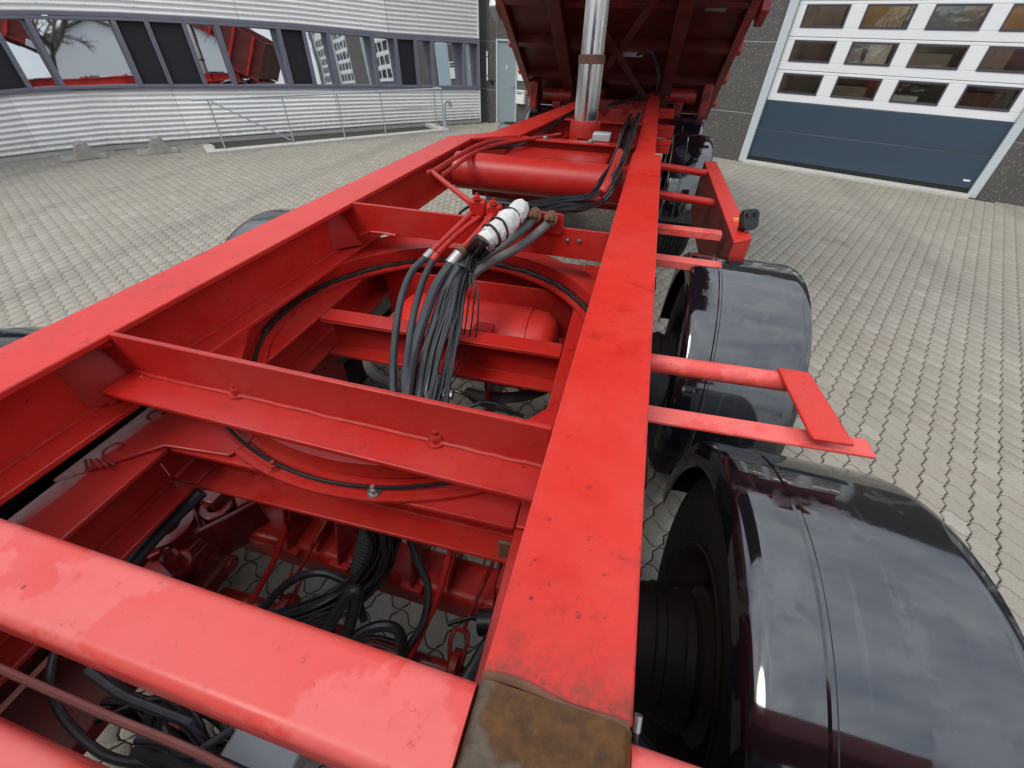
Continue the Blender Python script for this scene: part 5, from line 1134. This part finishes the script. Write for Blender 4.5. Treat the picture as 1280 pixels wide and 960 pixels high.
vehicle('parked_car', 'dark car parked at the far end of the yard behind the lorry', 'car', (14,-16.5,0), math.radians(50), 4.3, 1.75, 1.45, CARM, False)
lo_ = thing('tipper_lorry', (-0.545,-4.8,0), 'red tipper lorry with a white stripe coupled in front of the trailer, behind the camera', 'lorry')
mb = MB(); mb.box(-1.82,0.73,-6.4,-1.15,1.15,2.45); obj('load_bed', mb, LORRY_RED, lo_, 0.03)
mb = MB(); mb.box(-1.80,0.71,-1.148,-1.10,1.16,2.43); obj('tailgate', mb, BLACK, lo_, 0.01)  # black panel added so the mudguards reflect something dark
for sx in (-1,1):
    mb = MB(); x = -0.545+sx*1.278; mb.plate([(x,-1.4,1.35),(x,-5.6,1.55),(x,-5.6,1.68)], (sx,0,0), 0.004); obj('stripe', mb, WHITE, lo_)
    for k in range(7): mb = MB(); x = -0.545+sx*1.30; mb.box(x-0.025,x+0.025,-6.3+0.8*k,-6.22+0.8*k,1.15,2.45); obj('side_stake', mb, LORRY_RED, lo_)
mb = MB(); mb.box(-1.78,0.69,-8.4,-6.6,0.7,3.1); obj('cab', mb, LORRY_RED, lo_, 0.15)
mb = MB(); mb.box(-1.0,-0.1,-8.2,-1.2,0.75,1.14); obj('chassis', mb, BLACK, lo_)
mb = MB(); mb.box(-1.7,0.6,-1.35,-1.25,0.55,0.85); obj('rear_bar', mb, BLACK, lo_)
for x in (-1.45,0.36): mb = MB(); mb.box(x-0.2,x+0.2,-1.249,-1.2,0.62,0.78); obj('tail_lamp', mb, LORRY_RED, lo_, 0.01)
for yy in (-2.4,-3.75,-7.4):
    for sx in (-1,1): mb = MB(); mb.lathe([(0,0),(0.3,0),(0.49,0.03),(0.5,0.15),(0.48,0.3),(0,0.3)], (-0.545+sx*0.95,yy,0.5), (sx,0,0), 24); obj('wheel', mb, TYRE, lo_)
lo_.location.y += 0.35  # unseen lorry moved closer to block sky light on the trailer front
def bare_tree(x, y, h, label):
    t = thing('bare_tree', (x, y, 0), label, 'tree', 'bare trees across the yard')
    tk_, cr_ = MB(), MB()
    def grow(p, d, L, r, lv):
        q = p + d*L + Vector((random.uniform(-1,1),random.uniform(-1,1),0))*L*0.08
        (tk_ if lv < 2 else cr_).tube([p, (p+q)/2 + Vector((random.uniform(-1,1),random.uniform(-1,1),0))*L*0.04, q], [r, r*0.65], 6 if lv < 3 else 4, sub=2)
        if lv < 5:
            for k in range(3 if lv else 5):
                a = random.uniform(0, 6.28); e = random.uniform(0.35,0.85)
                nd = (d*math.cos(e) + (d.orthogonal().normalized()*math.cos(a) + d.cross(d.orthogonal()).normalized()*math.sin(a))*math.sin(e)).normalized()
                grow(p + (q-p)*random.uniform(0.6,1.0), nd, L*random.uniform(0.6,0.8), r*0.6, lv+1)
    grow(Vector((x,y,0)), Vector((0,0,1)), h*0.28, h*0.022, 0)
    obj('trunk', tk_, BARK, t); obj('crown', cr_, LEAF, t)
bare_tree(22,-3.5,10,'bare tree across the yard beside the white van'); bare_tree(17,-10.5,11,'bare tree across the yard in front of the white house'); bare_tree(12,-14,9,'bare tree across the yard nearest the dark car')
